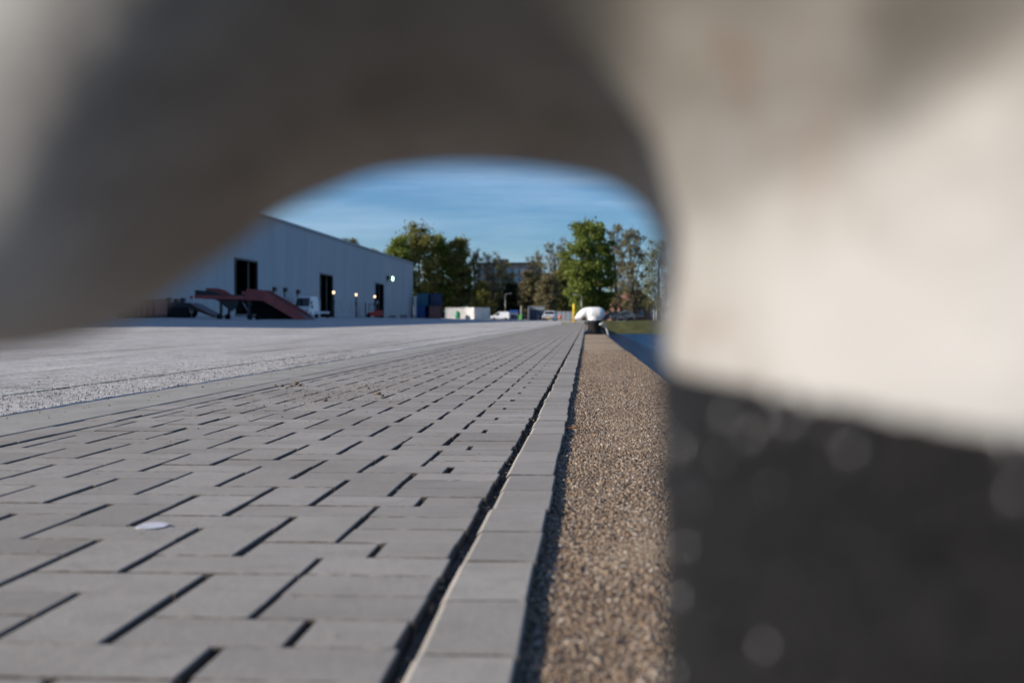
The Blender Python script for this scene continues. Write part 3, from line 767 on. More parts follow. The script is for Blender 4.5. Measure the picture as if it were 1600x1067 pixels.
# white car facing the camera
carp = [(-2.1, .3), (-2.15, .65), (-2.0, .8), (-1.0, .95), (-.3, 1.42), (.4, 1.5), (1.3, 1.42), (1.95, 1.0), (2.1, .9), (2.1, .3)]
p = at(859.5, 499, 190.0)
vehicle('parked_car', 'white car facing the viewer beside the grey cabin', 'car', (p.x, 190, .06), R(83), carp, .86, (-1.3, 1.3), .31, [(-.97, .98, -.33, 1.39), (1.9, 1.03, 1.33, 1.40)], [[(-.75, .98), (1.3, .98), (.9, 1.36), (-.15, 1.36)]], M['car_white'], beltz=.9, tuck=.25)
M['car_dark'] = simple('dark_blue_car_paint', (.015, .022, .045), .3, var=.1); M['car_grey'] = simple('grey_car_paint', (.16, .16, .17), .3, var=.1); 
for px, pm, lb in ((957, 'car_dark', 'dark blue car on the far bank right of the distant bollard'), (972, 'car_grey', 'grey car on the far bank next to a thin trunk')):
    p = at(px, 499, 205.0)
    vehicle('parked_car', lb, 'car', (p.x, 205, .08), R(12), carp, .86, (-1.3, 1.3), .31, [(-.97, .98, -.33, 1.39), (1.9, 1.03, 1.33, 1.40)], [[(-.75, .98), (1.3, .98), (.9, 1.36), (-.15, 1.36)]], M[pm], beltz=.9, tuck=.25)

# red loading ramp
p = at(400, 499, 85.0); s = 85.0/FPX
rp = thing('loading_ramp', (p.x, 85, gz(p.x)), R(0), 'faded red steel loading ramp on wheels sloping down to the right', 'ramp')
def q(zx, zy): return ((290+zx/8-400)*s, (503.2-(440+zy/8))*s)       # outline of the side plate, in metres
plate = [q(820, 118), q(1010, 130), q(1450, 382), q(1595, 503), q(1440, 505), q(1030, 268), q(795, 255)]
for y_ in (-1.15, 1.15):
    MB().prism(plate, 'y', y_-.04, y_+.04).build('side_plate', M['ramp_red'], rp)
inc = [q(820, 165), q(1010, 180), q(1500, 455), q(1590, 500), q(1590, 506), q(1450, 490), q(1010, 240), q(820, 230)]
MB().prism(inc, 'y', -1.1, 1.1).build('incline_deck', M['steel_dark'], rp)
MB().prism([q(165, 192), q(800, 190), q(800, 215), q(165, 215)], 'y', -1.12, 1.12).build('table_deck', M['steel_dark'], rp)
for y_ in (-1.17, 1.17):
    MB().prism([q(160, 196), q(800, 205), q(795, 252), q(400, 246), q(160, 238)], 'y', y_-.05, y_+.05).build('side_beam', M['ramp_red'], rp)
MB().prism([q(180, 96), q(330, 100), q(430, 124), q(520, 188), q(175, 192)], 'y', 1.0, 1.08).build('guard_plate', M['ramp_red'], rp)
MB().prism([q(160, 130), q(420, 150), q(500, 190), q(160, 196)], 'y', -1.12, -1.04).build('guard_plate', M['steel_dark'], rp)
MB().box(((290+778/8-400)*s, -1.1, q(0, 168)[1]), (.24, .12, .2)).build('end_stop', M['ramp_red'], rp)
for y_ in (-.95, .95):
    for zx in (483, 845):
        x_, z_ = q(zx, 250)
        MB().box((x_, y_, z_*.5+.16), (.16, .16, z_-.2)).build('leg', M['steel_dark'], rp)
        wx = q(zx-18 if zx < 600 else zx+6, 470)[0]
        MB().lathe([(.03, -.09), (.19, -.1), (.21, -.05), (.21, .05), (.19, .1), (.03, .09)], 16, (wx, y_, .21), 'y').build('wheel', M['tyre'], rp)
    MB().tube([(q(750, 262)[0], y_, q(0, 262)[1]), (q(830, 405)[0], y_, q(0, 405)[1])], .045, 6).build('brace', M['steel'], rp)
    MB().prism([q(400, 246), q(720, 250), q(690, 330), q(620, 400), q(520, 330), q(490, 290)], 'y', y_-.06, y_+.06).build('gusset', M['steel_dark'], rp)
MB().box((q(760, 0)[0]-.1, 0, q(0, 445)[1]), (1.5, .12, .12)).build('axle_beam', M['steel'], rp)
MB().prism([q(1000, 250), q(1440, 500), q(870, 500), q(800, 400), q(820, 255)], 'y', .3, .6).build('under_frame', M['dark'], rp)

# flatbed trailer with sloping tail, left of the ramp, and a red-white marker board on it
p = at(300, 499, 88.0); s2 = 88/FPX
tr = thing('low_trailer', (p.x, 88, gz(p.x)), 0, 'dark low-loader trailer with sloping tail left of the red ramp', 'trailer')
def q2(px, py): return ((px-300)*s2, (502.0-py)*s2)
MB().prism([q2(252, 476), q2(302, 478), q2(302, 486), q2(252, 485)], 'y', -1.2, 1.2).build('deck', M['steel_dark'], tr)
MB().prism([q2(302, 478), q2(308, 480), q2(346, 499.5), q2(343, 501), q2(302, 486)], 'y', -1.2, 1.2).build('tail_ramp', M['steel_dark'], tr)
MB().tube([(q2(308, 0)[0], -1.22, q2(0, 481)[1]), (q2(340, 0)[0], -1.22, q2(0, 498)[1])], .06, 6).build('ramp_edge', M['maroon'], tr)
for px in (258, 268, 284, 293):
    for y_ in (-1.0, 1.0):
        MB().lathe([(.05, -.14), (.36, -.15), (.40, -.1), (.40, .1), (.36, .15), (.05, .14)], 18, (q2(px, 0)[0], y_, .4), 'y').build('wheel', M['tyre'], tr)
for px, py in ((256, 474), (267, 472), (279, 474), (290, 473)):
    MB().box((*[q2(px, 0)[0], -.6], q2(0, py)[1]-.03), (.3, .5, .32), ch=.05).build('load_block', M['steel_dark'], tr)
mb_ = thing('marker_board', (p.x+q2(303, 0)[0], 87.4, gz(p.x)), 0, 'upright white board with red corner behind the trailer tail', 'sign')
MB().box((0, 0, q2(0, 480)[1]), (.34, .05, 1.2)).build('board', M['car_white'], mb_)
MB().prism([(-.12, q2(0, 469)[1]), (.13, q2(0, 466)[1]), (.14, q2(0, 473)[1])], 'y', -.04, -.028).build('red_field', M['red'], mb_)
MB().box((-.0, .05, q2(0, 493)[1]-.1), (.08, .05, .7)).build('stake', M['steel'], mb_)
# open skip container further left
p = at(222, 499, 80.0); s3 = 80/FPX
sk = thing('waste_skip', (p.x, 80, gz(p.x)), 0, 'long open skip with upright ribs and pale top rail at far left', 'skip')
sw = 62*s3
MB().box((0, -1.1, .68), (sw, .08, 1.1)).build('side_wall', M['maroon'], sk); MB().box((0, 1.1, .68), (sw, .08, 1.1)).build('side_wall', M['maroon'], sk)
for s_ in (-1, 1): MB().box((s_*(sw/2-.04), 0, .68), (.08, 2.1, 1.1)).build('end_wall', M['maroon'], sk)
MB().box((0, 0, .09), (sw, 2.2, .18)).build('floor_pan', M['steel_dark'], sk)
MB().box((0, -1.14, 1.26), (sw+.05, .14, .09)).build('top_rail', M['steel'], sk)
for k in range(7): MB().box((-sw/2+.1+k*(sw-.2)/6, -1.17, .68), (.1, .06, 1.08)).build('rib', M['steel_dark'], sk)

# small white flatbed beside the delivery van
p = at(503, 499, 140.0)
t = thing('hand_cart', (p.x, 140, gz(p.x)), R(10), 'low white platform cart beside the second doorway', 'cart')
MB().box((0, 0, .62), (1.7, 1.0, .24), ch=.04).build('platform', M['car_white'], t)
for sx in (-.6, .6):
    for sy in (-.35, .35): MB().lathe([(.03, -.06), (.2, -.06), (.22, 0), (.2, .06), (.03, .06)], 14, (sx, sy, .22), 'y').build('wheel', M['tyre'], t)
for sx in (-.6, .6): MB().box((sx, 0, .4), (.1, .8, .22)).build('axle', M['steel_dark'], t)

# forklift truck by the third doorway
p = at(583, 499, 198.0)
fk = thing('forklift', (p.x, 198, gz(p.x)), R(8), 'red and black forklift truck with raised mast by the third doorway', 'forklift')
MB().prism([(-.9, .35), (-.9, .8), (-.2, .95), (.3, .95), (.5, 1.15), (1.5, 1.2), (1.65, .95), (1.6, .3), (.3, .25)], 'y', -.62, .62).build('chassis', M['red'], fk)
MB().prism([(.9, .3), (1.0, 1.05), (1.6, 1.1), (1.74, .9), (1.72, .3)], 'y', -.66, .66).build('counterweight', M['ramp_red'], fk)
for s_ in (-1, 1):
    MB().box((-1.2, s_*.34, 1.25), (.16, .12, 2.3)).build('mast_rail', M['steel_dark'], fk)
    MB().box((-1.9, s_*.3, .12), (1.2, .12, .06)).build('fork', M['steel_dark'], fk)
    MB().tube([(-.75, s_*.5, .9), (-.6, s_*.5, 2.1)], .05, 6).build('cab_post', M['steel_dark'], fk); MB().tube([(.75, s_*.5, 1.15), (.55, s_*.5, 2.1)], .05, 6).build('cab_post', M['steel_dark'], fk)
    wheel(fk, -.7, s_*.55, .36, .26, s_); wheel(fk, 1.15, s_*.5, .3, .22, s_)
for z_ in (.5, 1.5, 2.3): MB().box((-1.2, 0, z_), (.1, .6, .12)).build('mast_crossbar', M['steel_dark'], fk)
MB().box((-.02, 0, 2.13), (1.35, 1.12, .07)).build('cab_roof', M['steel_dark'], fk)
MB().box((.35, 0, 1.2), (.5, .55, .14)).box((.58, 0, 1.5), (.12, .5, .6)).build('seat', M['steel_dark'], fk)
MB().box((-.3, 0, 1.35), (.3, .4, .5)).build('dashboard', M['steel'], fk)
MB().lathe([(.02, -.1), (.2, -.1), (.2, .35), (.02, .4)], 12, (.6, 0, 2.27)).build('gas_bottle', M['steel'], fk)
# pallets and a red barrier foot by the corner
p = at(630, 499, 225.0)
for k in range(3):
    t = thing('pallet_stack', (p.x+(k-1)*1.9, 225+k*.5, gz(p.x)), R(5*k), ['low dark pallet stack nearest the forklift', 'dark pallet stack in the middle of three by the warehouse corner', 'dark pallet stack closest to the warehouse corner'][k], 'pallets', 'pallet stacks by the corner')
    for z_ in range(3+k % 2):
        MB().box((0, 0, .14+z_*.16), (1.2, 1.0, .03)).box((0, 0, .02+z_*.16), (1.2, 1.0, .03)).box((-.5, 0, .08+z_*.16), (.1, 1.0, .09)).box((0, 0, .08+z_*.16), (.1, 1.0, .09)).box((.5, 0, .08+z_*.16), (.1, 1.0, .09)).build('pallet', M['steel_dark'], t)

# shipping containers
def container(px0, px1, py, Y, L, z, rz, mat, label, grp='shipping containers beyond the warehouse', H=2.6, W=2.44):
    p = at((px0+px1)/2, 499, Y); t = thing('shipping_container', (p.x, Y, z), rz, label, 'container', grp)
    def ribs(n, ln, fn):
        m = MB(); pts = []
        for i in range(n):
            a = -ln/2+i*ln/n; d = ln/n; pts += [(a, 0), (a+d*.35, 0), (a+d*.5, -.045), (a+d*.85, -.045)]
        pts.append((ln/2, 0)); k = len(pts)
        vv = [fn(a, b, .14) for a, b in pts]+[fn(a, b, H-.12) for a, b in pts]
        return m.add(vv, [(i, i+1, k+i+1, k+i) for i in range(k-1)])
    hx, hy = W/2-.06, L/2-.06
    ribs(int(L/.28), L-.2, lambda a, b, zz: (hx+b, a, zz)).build('side_wall', mat, t)
    ribs(int(L/.28), L-.2, lambda a, b, zz: (-hx-b, a, zz)).build('side_wall', mat, t)
    ribs(8, W-.2, lambda a, b, zz: (a, hy+b, zz)).build('end_wall', mat, t)
    for s_ in (-1, 1):
        dr = MB().box((s_*(W-.2)/4, -hy+.02, H/2), ((W-.24)/2, .06, H-.26)).build('door', mat, t)
        for o_ in (-.3, .25): MB().tube([(s_*(W-.2)/4+o_, -hy-.03, .2), (s_*(W-.2)/4+o_, -hy-.03, H-.2)], .025, 6).build('lock_rod', M['steel'], dr)
    f = MB()
    for sx in (-1, 1):
        for sy in (-1, 1): f.box((sx*(W/2-.08), sy*(L/2-.08), H/2), (.16, .16, H))
        f.box((sx*(W/2-.05), 0, H-.06), (.1, L-.33, .12)); f.box((sx*(W/2-.05), 0, .08), (.1, L-.33, .16))
    for sy in (-1, 1):
        f.box((0, sy*(L/2-.05), H-.06), (W-.33, .1, .12)); f.box((0, sy*(L/2-.05), .08), (W-.33, .1, .16))
    f.build('frame', mat, t)
    MB().box((0, 0, H-.05), (W-.2, L-.2, .05)).build('roof', mat, t)
    return t
CZ = .44
container(651, 668, 498, 262, 6.06, CZ, R(-3), M['blue'], 'blue container at ground level, under the teal one, next to the warehouse corner')
container(669, 689, 498, 260, 6.06, CZ, R(9), M['maroon'], 'maroon container at ground level under the navy one')
container(657, 671, 478, 263, 6.06, CZ+2.61, R(-2), M['teal'], 'teal container on top of the blue one')
container(671, 690, 478, 262, 6.06, CZ+2.61, R(10), M['navy'], 'navy blue container on top of the maroon one')
container(700, 736, 498, 288, 6.06, .36, R(84), M['offwhite'], 'off-white container lying broadside behind the green tank')
container(735, 758, 498, 284, 6.06, .34, R(-32), M['offwhite'], 'brightly sunlit off-white container left of the small panel van')
container(640, 652, 498, 285, 6.06, .5, R(0), M['offwhite'], 'pale container half hidden by the warehouse corner')
p = at(654.5, 499, 258)
MB_ = tag(MB().box((0, 0, 2.0), (.5, .2, 4.0), ch=.05).box((0, 0, 4.3), (.7, .25, .5)).build('signal_mast', M['car_white'], None, (p.x-.5, 256, CZ)), 'slim white mast between warehouse corner and the container stack', 'mast')
p = at(715, 499, 281)
t = thing('storage_tank', (p.x, 281, .34), 0, 'green upright storage tank in front of the off-white container', 'tank')
MB().lathe([(.5, .15), (.56, .25), (.56, 1.45), (.45, 1.62), (.15, 1.7)], 20).build('vessel', M['green'], t)
MB().lathe([(.16, 1.69), (.16, 1.82), (.05, 1.84)], 12).build('filler_cap', M['steel_dark'], t)
for a in range(3): MB().box((.42*math.cos(a*2.09), .42*math.sin(a*2.09), .09), (.12, .12, .18)).build('foot', M['steel_dark'], t)
# blue-fronted kiosk, bins and posts
p = at(803, 499, 294)
t = thing('site_kiosk', (p.x, 294, .2), 0, 'small kiosk with bright blue fascia and grey front behind the yard', 'kiosk'); t.scale = (1.25,)*3
MB().box((0, 0, .6), (1.5, 1.4, 1.2)).build('body', M['greypaint'], t); MB().box((0, 0, 1.5), (1.6, 1.5, .55), ch=.04).build('fascia', M['blue'], t)
for k in (-.4, 0, .4): MB().box((k, -.72, .62), (.3, .06, .9)).build('shutter', M['darkblue'], t)
def bin_(px, Y, m, label):
    p = at(px, 499, Y); t = thing('wheelie_bin', (p.x, Y, .12), 0, label, 'bin', 'wheelie bins by the grey cabin'); t.scale = (1.2,)*3
    MB().prism([(-.24, .08), (.24, .08), (.29, .95), (-.29, .95)], 'y', -.3, .3).build('tub', m, t); MB().prism([(-.32, .955), (.32, .955), (.29, 1.03), (-.25, 1.05)], 'y', -.34, .34).build('lid', m, t)
    for s_ in (-.2, .2): MB().lathe([(.02, -.03), (.1, -.03), (.1, .03), (.02, .03)], 10, (s_, .25, .1), 'x').build('wheel', M['tyre'], t)
bin_(813, 286, M['limegreen'], 'lime green wheelie bin left of the grey cabin')
bin_(818, 286.3, M['steel_dark'], 'black wheelie bin between the lime bin and the grey cabin')
def pole(name, px, py, Y, r_, m, label, cat, g, arm=None):
    p = at(px, 499, Y); h = at(px, py, Y).z-g
    t = thing(name, (p.x, Y, g), 0, label, cat); MB().tube([(0, 0, 0), (0, 0, h)], [r_*1.3, r_*.8], 8).build('pole', m, t)
    if arm:
        for s_ in arm:
            MB().tube([(0, 0, h-.05), (s_*.5, 0, h+.15), (s_*1.0, 0, h+.2)], r_*.6, 6).build('arm', m, t)
            MB().box((s_*1.15, 0, h+.2), (.6, .25, .12), ch=.03).build('lantern', M['steel'], t)
    else: MB().lathe([(r_*1.2, h), (r_*1.2, h+.06), (.01, h+.1)], 10).build('cap', m, t)
    return t
pole('street_light', 789.5, 460, 300, .06, M['steel'], 'grey street light with one arm behind the small panel van', 'street light', .15, (1,))
pole('street_light', 908.5, 462, 200, .05, M['steel'], 'thin grey street light rising behind the distant bollard', 'street light', .08, (-1,))
pole('concrete_post', 814.5, 478, 296, .2, M['strip'], 'pale concrete post behind the lime green bin', 'post', .1)
for k, (px, py) in enumerate(((1022, 483), (1026, 477), (1031, 486))):
    pole('boat_mast', px, py, 230, .09, M['car_white'], ['shortest white mast beyond the far bank', 'tallest white mast beyond the far bank', 'rightmost white mast beyond the far bank'][k], 'mast', .08)
# grey cabin with dark panelled front and an open side wing
p = at(839, 499, 278)
cb = thing('site_cabin', (p.x, 278, .1), 0, 'grey flat-roofed cabin with dark lower front beyond the end of the quay', 'cabin'); cb.scale = (1.22,)*3
MB().box((0, .8, 1.2), (2.7, 2.4, 2.4)).build('walls', M['greypaint'], cb); MB().box((0, .8, 2.45), (2.85, 2.6, .12)).build('roof', M['greypaint'], cb)
MB().box((-1.42, -.9, 1.25), (.12, 3.6, 2.5)).build('side_wing', M['greypaint'], cb)
for k in range(4): MB().box((-.95+k*.62, -.43, 1.0), (.58, .05, 1.8)).build('front_panel', M['darkblue'], cb)
MB().box((.25, -.62, .5), (.32, .25, .9), ch=.05).build('meter_box', M['strip'], cb)
# slatted fence behind the cars
p0, p1 = at(853, 499, 290), at(900, 499, 290)
fn = thing('panel_fence', ((p0.x+p1.x)/2, 290, .08), 0, 'grey panel fence running behind the white car', 'fence')
fn.scale = (1, 1, 1.25); LF = p1.x-p0.x+1
for k in range(8):
    MB().box((-LF/2+(k+.5)*LF/8, 0, .85), (LF/8-.1, .06, 1.5)).build('fence_panel', M['greypaint'], fn)
for k in range(9): MB().box((-LF/2+k*LF/8, -.02, .85), (.1, .12, 1.7)).build('post', M['steel'], fn)
# round red road sign, back to the fence
p = at(875, 495.5, 185)
t = thing('road_sign', (p.x, 185, .06), 0, 'low round red sign right of the white car', 'sign')
MB().lathe([(.01, -.02), (.26, -.02), (.26, .02), (.01, .02)], 20, (0, 0, p.z-.06), 'y').build('disc', M['orange'], t); MB().tube([(0, .04, 0), (0, .04, p.z+.0)], .03, 6).build('stake', M['steel'], t)
# yellow post on the raised slab
p = at(897, 499, 76.5); h = at(897, 474.5, 76.5).z-.17
t = thing('guard_post', (p.x, 76.5, .17), 0, 'bright yellow guard post standing just left of the distant bollard', 'post')
MB().lathe([(.082, 0), (.082, h-.05), (.06, h-.01), (.01, h)], 16).build('tube', M['yellow'], t); MB().lathe([(.15, 0), (.15, .02), (.09, .025)], 16).build('foot_plate', M['yellow'], t)

# ================================================================== BUILDINGS FAR BEHIND
Yb = 430.0; p0, p1 = at(746, 413, Yb), at(845, 413, Yb)
ap = thing('apartment_block', ((p0.x+p1.x)/2, Yb, .2), 0, 'dark flat-roofed block with rows of bluish windows behind the trees', 'building')
WA, HA = p1.x-p0.x, p0.z
MB().box((0, 6, HA/2), (WA, 12, HA)).build('wall', M['brick'], ap); MB().box((0, 6, HA+.2), (WA+.5, 12.5, .4)).build('roof', M['steel_dark'], ap)
MB().box((-2, 6, HA+1), (3, 3, 1.2)).build('lift_housing', M['brick'], ap); MB().tube([(-4.5, 6, HA), (-4.5, 6, HA+4)], .06, 5).build('aerial', M['steel'], ap)
for fl_ in range(6):
    for k in range(9):
        wx = -WA/2+WA*(k+.5)/9; wz = 1.6+fl_*(HA-1.2)/6
        wd = MB().box((wx, -.03, wz), (WA/9*.78, .12, 1.9)).build('window', M['darkblue'], ap)
        MB().box((wx, -.1, wz), (WA/9*.66, .04, 1.6)).build('pane', M['pane'], wd)
def house(px, Y, wd, hw_, hr, label, rz):
    p = at(px, 499, Y); t = thing('house', (p.x, Y, .08), rz, label, 'house', 'houses on the far bank')
    MB().box((0, 0, hw_/2), (wd, 7, hw_)).prism([(-wd/2, hw_), (wd/2, hw_), (0, hw_+hr-.12)], 'y', -3.4, 3.4).build('wall', M['housebrick'], t)
    ro = MB()
    for s_ in (-1, 1): ro.add([(s_*(wd/2+.3), -3.8, hw_-.1), (s_*(wd/2+.3), 3.8, hw_-.1), (0, 3.8, hw_+hr), (0, -3.8, hw_+hr)], [(0, 1, 2, 3)])
    rf = ro.build('roof', M['tile'], t); MB().box((wd*.2, 1, hw_+hr*.9), (.7, .7, 1.3)).build('chimney', M['housebrick'], rf)
    for k in range(3): 
        wn = MB().box((-wd/2+wd*(k+.5)/3, -3.52, hw_*.5), (1.2, .1, 1.3)).build('window', M['car_white'], t); MB().box((-wd/2+wd*(k+.5)/3, -3.59, hw_*.5), (1.0, .04, 1.1)).build('pane', M['pane'], wn)
house(990, 262, 9, 2.8, 3.2, 'low brick house with red tiled roof beyond the far bank', R(20))
house(945, 275, 8, 2.6, 3.0, 'brick house glimpsed behind the big green tree', R(-15))

# ================================================================== TREES
def leaves(centres, radii, n, size, seed):
    g = np.random.default_rng(seed); m = len(centres)
    wgt = radii**2; idx = g.choice(m, n, p=wgt/wgt.sum())
    d = g.normal(size=(n, 3)); d /= np.linalg.norm(d, axis=1)[:, None]
    p = centres[idx] + d*(radii[idx]*np.minimum(1.7, np.abs(g.normal(.62, .42, n))))[:, None]*np.array([1, 1, .85])
    a = g.normal(size=(n, 3)); a /= np.linalg.norm(a, axis=1)[:, None]; b_ = np.cross(a, g.normal(size=(n, 3))); b_ /= np.linalg.norm(b_, axis=1)[:, None]
    s_ = size*g.uniform(.6, 1.35, n)[:, None]
    v = np.stack([p-a*s_, p+b_*s_*.6, p+a*s_, p-b_*s_*.6], 1).reshape(-1, 3)
    return v, np.arange(4*n).reshape(n, 4)
def tree_mesh(h, w, style, seed):
    g = np.random.default_rng(seed); tk = MB()
    lean = g.normal(0, .03, 2)
    th = h*(.82 if style != 'round' else .7)
    pts = [(lean[0]*z+.12*math.sin(z*.5+seed), lean[1]*z, z) for z in np.linspace(0, th, 8)]
    r0 = .022*h; tk.tube(pts, list(np.linspace(r0, r0*.25, 8)), 7)
    cs, rs = [], []
    lo = {'round': .16, 'tall': .10, 'sparse': .16, 'bush': .05}[style]
    nb = {'round': 30, 'tall': 26, 'sparse': 40, 'bush': 16}[style]
    for k in range(nb):
        f = lo+(1-lo)*(k+.5)/nb; z0 = max(.1, (f-.16))*th
        env = {'round': math.sin(math.pi*min(.97, max(.06, (f-lo)/(1-lo)*.85+.12)))**.62, 'tall': math.sin(math.pi*min(.96, (f-lo)/(1-lo)*.8+.15))**.7, 'sparse': math.sin(math.pi*min(.96, (f-lo)/(1-lo)*.72+.16))**.6, 'bush': math.sin(math.pi*min(.95, (f-lo)*.8+.2))**.6}[style]
        a = k*2.4+g.normal(0, .4); rr_ = w*env*g.uniform(.55, 1.0)
        tip = Vector((rr_*math.cos(a)*.82, rr_*math.sin(a)*.82, h*f*.97+g.normal(0, .02*h)))
        bs = Vector((lean[0]*z0, lean[1]*z0, z0)); md_ = bs.lerp(tip, .5)+Vector((0, 0, -.03*h*g.random()))
        tk.tube([bs, md_, tip], [r0*.32*(1.1-f), r0*.2*(1.1-f), .02], 5, caps=False)
        for q_ in range({'round': 3, 'tall': 3, 'sparse': 3, 'bush': 3}[style]):
            o_ = Vector(g.normal(0, .16*w, 3)); cpt = tip.lerp(md_, g.uniform(0, .55))+o_; cpt.z = min(max(cpt.z, .03*h), h*.98)
            cs.append(cpt); rs.append(w*g.uniform(.2, .36)*(.75 if style == 'sparse' else 1))
            if style == 'sparse': tk.tube([md_, cpt, cpt+Vector((o_.x, o_.y, abs(o_.z)+.4))], [r0*.1, r0*.05, .015], 4, caps=False)
    n = {'round': 15000, 'tall': 13000, 'sparse': 6500, 'bush': 6000}[style]
    v, f = leaves(np.array([tuple(c) for c in cs]), np.array(rs), n, {'round': .26, 'tall': .24, 'sparse': .15, 'bush': .2}[style]*(h/16)**.4, seed)
    return tk.mesh('trunk'), npmesh('crown', v, f)
TREES = [  # px, top py, half width px, distance, base z, style, leaf, label
 (543, 366, 24, 360, .6, 'round', 'leaf_y', 'yellow-green treetop peeping over the warehouse roof'),
 (583, 384, 13, 350, .6, 'round', 'leaf_b', 'small autumn treetop over the low end of the warehouse roof'),
 (622, 361, 28, 300, .4, 'round', 'leaf_g', 'green tree rising directly behind the warehouse corner'),
 (655, 351, 38, 305, .4, 'round', 'leaf_o', 'tallest broad olive tree left of the apartment block'),
 (690, 366, 30, 310, .4, 'round', 'leaf_g', 'dark green tree right of the tallest olive tree'),
 (718, 374, 28, 310, .3, 'round', 'leaf_o', 'light green poplar above the off-white containers'),
 (742, 386, 19, 315, .3, 'sparse', 'leaf_b', 'thin half-bare tree right of the light green poplar'),
 (768, 391, 24, 310, .3, 'sparse', 'leaf_b', 'half-bare brown tree before the left end of the apartment block'),
 (786, 408, 20, 318, .3, 'sparse', 'leaf_o', 'small half-bare tree before the middle of the apartment block'),
 (800, 441, 20, 312, .3, 'round', 'leaf_d', 'low dark green tree below the apartment block windows'),
 (838, 390, 22, 316, .2, 'sparse', 'leaf_b', 'brown half-bare tree at the right end of the apartment block'),
 (826, 422, 20, 308, .2, 'tall', 'leaf_b', 'russet tree above the grey cabin'),
 (868, 372, 25, 310, .15, 'sparse', 'leaf_b', 'brown thinning tree left of the big green tree'),
 (884, 398, 20, 305, .15, 'tall', 'leaf_o', 'narrow olive tree touching the big green tree'),
 (912, 341, 36, 235, .1, 'tall', 'leaf_g', 'big bright green tree behind the distant bollard'),
 (938, 349, 28, 240, .1, 'tall', 'leaf_g', 'second tall green tree to the right of the big one'),
 (962, 347, 22, 250, .1, 'sparse', 'leaf_b', 'bare-twigged tree half lost behind the blurred arch'),
 (990, 352, 26, 215, .1, 'sparse', 'leaf_b', 'bare tree with clear trunk at the right edge of the opening'),
 (856, 428, 20, 300, .1, 'round', 'leaf_b', 'low russet tree above the panel fence'),
 (752, 440, 18, 305, .2, 'round', 'leaf_o', 'low olive tree right above the bright container'),
 (1030, 372, 34, 230, .1, 'sparse', 'leaf_o', 'half-bare tree mostly hidden by the blurred post'),
 (1075, 380, 36, 240, .1, 'tall', 'leaf_o', 'tree entirely behind the blurred post'),
]
for k, (px, py, hw_, Y, bz, st, lf, lb) in enumerate(TREES[:-1]):
    pt = at(px, py, Y); h = pt.z-bz; wpx = hw_*Y/FPX
    a, c = tree_mesh(h, wpx, st, 100+k*7)
    t = thing('tree', (pt.x, Y, bz), 0, lb, 'tree', 'trees in the background')
    a.materials.append(M['bark']); c.materials.append(M[lf])
    link(bpy.data.objects.new('trunk', a), t); link(bpy.data.objects.new('crown', c), t)
SHR = [(706, 455, 22, 300), (745, 462, 20, 290), (772, 452, 22, 285), (800, 466, 18, 275), (826, 455, 20, 270), (850, 448, 18, 268), (872, 462, 18, 262), (893, 458, 18, 258), (918, 465, 16, 250), (940, 468, 18, 245), (966, 470, 18, 240), (1000, 474, 20, 240), (678, 466, 20, 310), (1030, 476, 18, 236)]
sl_ = ['behind the off-white container with the green tank', 'above the brightly lit container', 'above the small panel van', 'behind the blue kiosk', 'behind the lime green bin', 'above the grey cabin', 'above the white car', 'left of the yellow guard post', 'above the distant bollard', 'right above the distant bollard', 'above the dark blue car', 'left of the white masts', 'behind the container stack', 'behind the white masts']
bm_cache = {}
for k, (px, py, hw_, Y) in enumerate(SHR):
    pt = at(px, py, Y+70); Y += 70; h = pt.z-.2; wv = hw_*Y/FPX; kk = k % 4
    if kk not in bm_cache:
        bm_cache[kk] = (h, wv)+tree_mesh(h, wv, 'bush', 900+kk*13)
        bm_cache[kk][2].materials.append(M['bark']); bm_cache[kk][3].materials.append(M['leaf_d' if kk != 2 else 'leaf_o'])
    h0, w0, a, c = bm_cache[kk]
    t = thing('shrub', (pt.x, Y, .15), k*1.3, 'dense dark shrub '+sl_[k], 'shrub', 'shrubs along the back of the yard'); t.scale = (wv/w0, wv/w0, h/h0)
    link(bpy.data.objects.new('stems', a), t); link(bpy.data.objects.new('foliage', c), t)

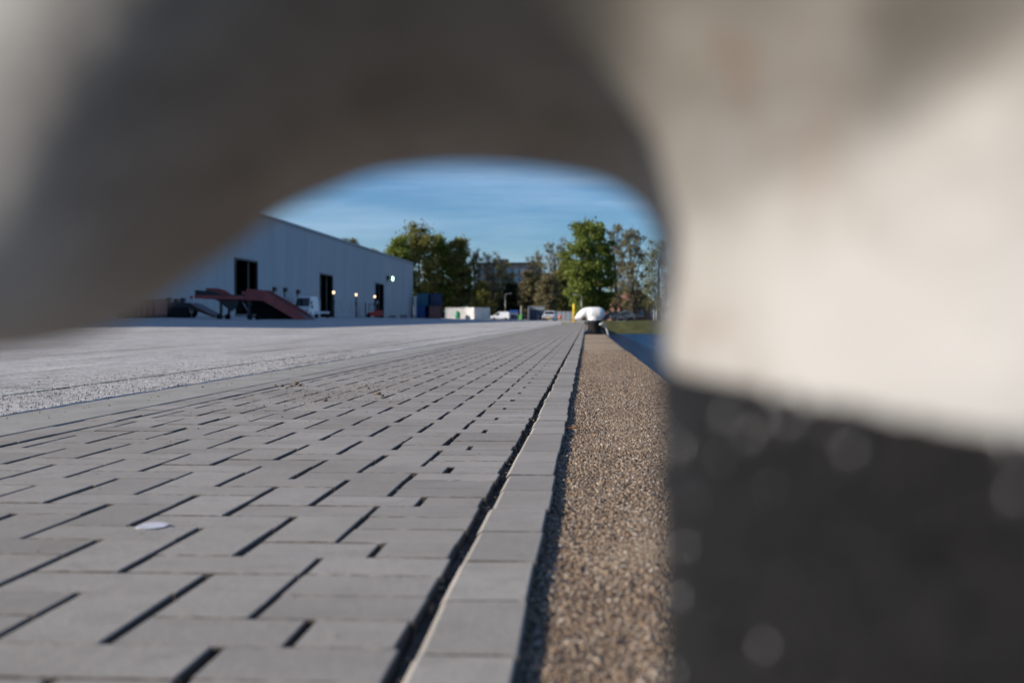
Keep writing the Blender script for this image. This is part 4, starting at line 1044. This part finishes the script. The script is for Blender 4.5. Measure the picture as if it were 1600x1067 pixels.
# ================================================================== LITTER ON THE GROUND
def lump(r_, seed, flat=.6):
    g = np.random.default_rng(seed); m = MB(); n, s_ = 7, 10; vv = []
    for i in range(n):
        ph = math.pi*(i/(n-1)-.5)
        for k in range(s_):
            a = 2*math.pi*k/s_; d = Vector((math.cos(ph)*math.cos(a), math.cos(ph)*math.sin(a), math.sin(ph)*flat))
            vv.append(d*r_*(1+.5*mnoise.noise(d*1.7+Vector((seed, 0, 0)))))
    ff = [(i*s_+k, i*s_+(k+1) % s_, (i+1)*s_+(k+1) % s_, (i+1)*s_+k) for i in range(n-1) for k in range(s_)]
    return m.add(vv, ff, True)
CL = [(462, 601, .014), (468, 603, .010), (455, 604, .009), (440, 604, .010), (430, 603, .007), (591, 617, .012), (597, 620, .008), (575, 608, .008), (508, 627, .009), (448, 607, .006)]
CLL = ['largest pale soil crumb in the heap by the left border pavers', 'soil crumb touching the largest one on its right', 'soil crumb just in front of the largest one', 'leftmost big soil crumb of the heap by the left border pavers', 'small soil crumb at the left end of the heap', 'dark soil crumb lying alone in the middle of the pavers', 'small soil crumb right beside the lone dark one', 'small soil crumb behind the lone dark one', 'soil crumb halfway between the heap and the lone dark crumb', 'tiny soil crumb in front of the heap']
for k, (px, py, r_) in enumerate(CL):
    d = at(px, py, 1.0)-Vector((0, 0, EYE)); P = Vector((0, 0, EYE))+d*(EYE/-d.z)
    o = lump(r_, k*3+1).build('soil_clod', M['clod'], None, (P.x, P.y, r_*.45))
    tag(o, CLL[k], 'clod', 'crumbs of soil on the pavers')
d = at(238, 823, 1.0)-Vector((0, 0, EYE)); P = Vector((0, 0, EYE))+d*(EYE/-d.z)
vs = [(.021*(1+.25*mnoise.noise(Vector((math.cos(a)*2, math.sin(a)*2, 3))))*math.cos(a), .03*(1+.3*mnoise.noise(Vector((math.cos(a)*2, math.sin(a)*2, 5))))*math.sin(a)) for a in np.linspace(0, 6.28, 18, endpoint=False)]
tag(MB().prism(vs, 'z', 0, .0010).build('chalky_splat', M['splat'], None, (P.x, P.y, .0014)), 'flat white splat on a near paver at lower left', 'splat')
d = at(895, 673, 1.0)-Vector((0, 0, EYE)); P = Vector((0, 0, EYE))+d*((EYE-COPZ)/-d.z)
m = MB(); n = 7; vv = []
for i in range(n):
    t_ = i/(n-1); wl = .006*math.sin(math.pi*min(.97, t_*.9+.06)); x_ = (t_-.5)*.042
    vv += [(x_, -wl, .004+.005*t_), (x_, 0, .0015+.004*t_), (x_, wl, .005+.004*t_)]
m.add(vv, [(i*3+k, i*3+k+1, (i+1)*3+k+1, (i+1)*3+k) for i in range(n-1) for k in range(2)], True)
tag(m.build('fallen_leaf', M['leaf_dry'], None, (P.x, P.y, COPZ+.003)), 'curled orange-brown leaf on the gravel coping beside the border pavers', 'leaf')
for px, py, L_ in ((912, 778, .02), (905, 944, .03), (700, 676, .03)):
    pass
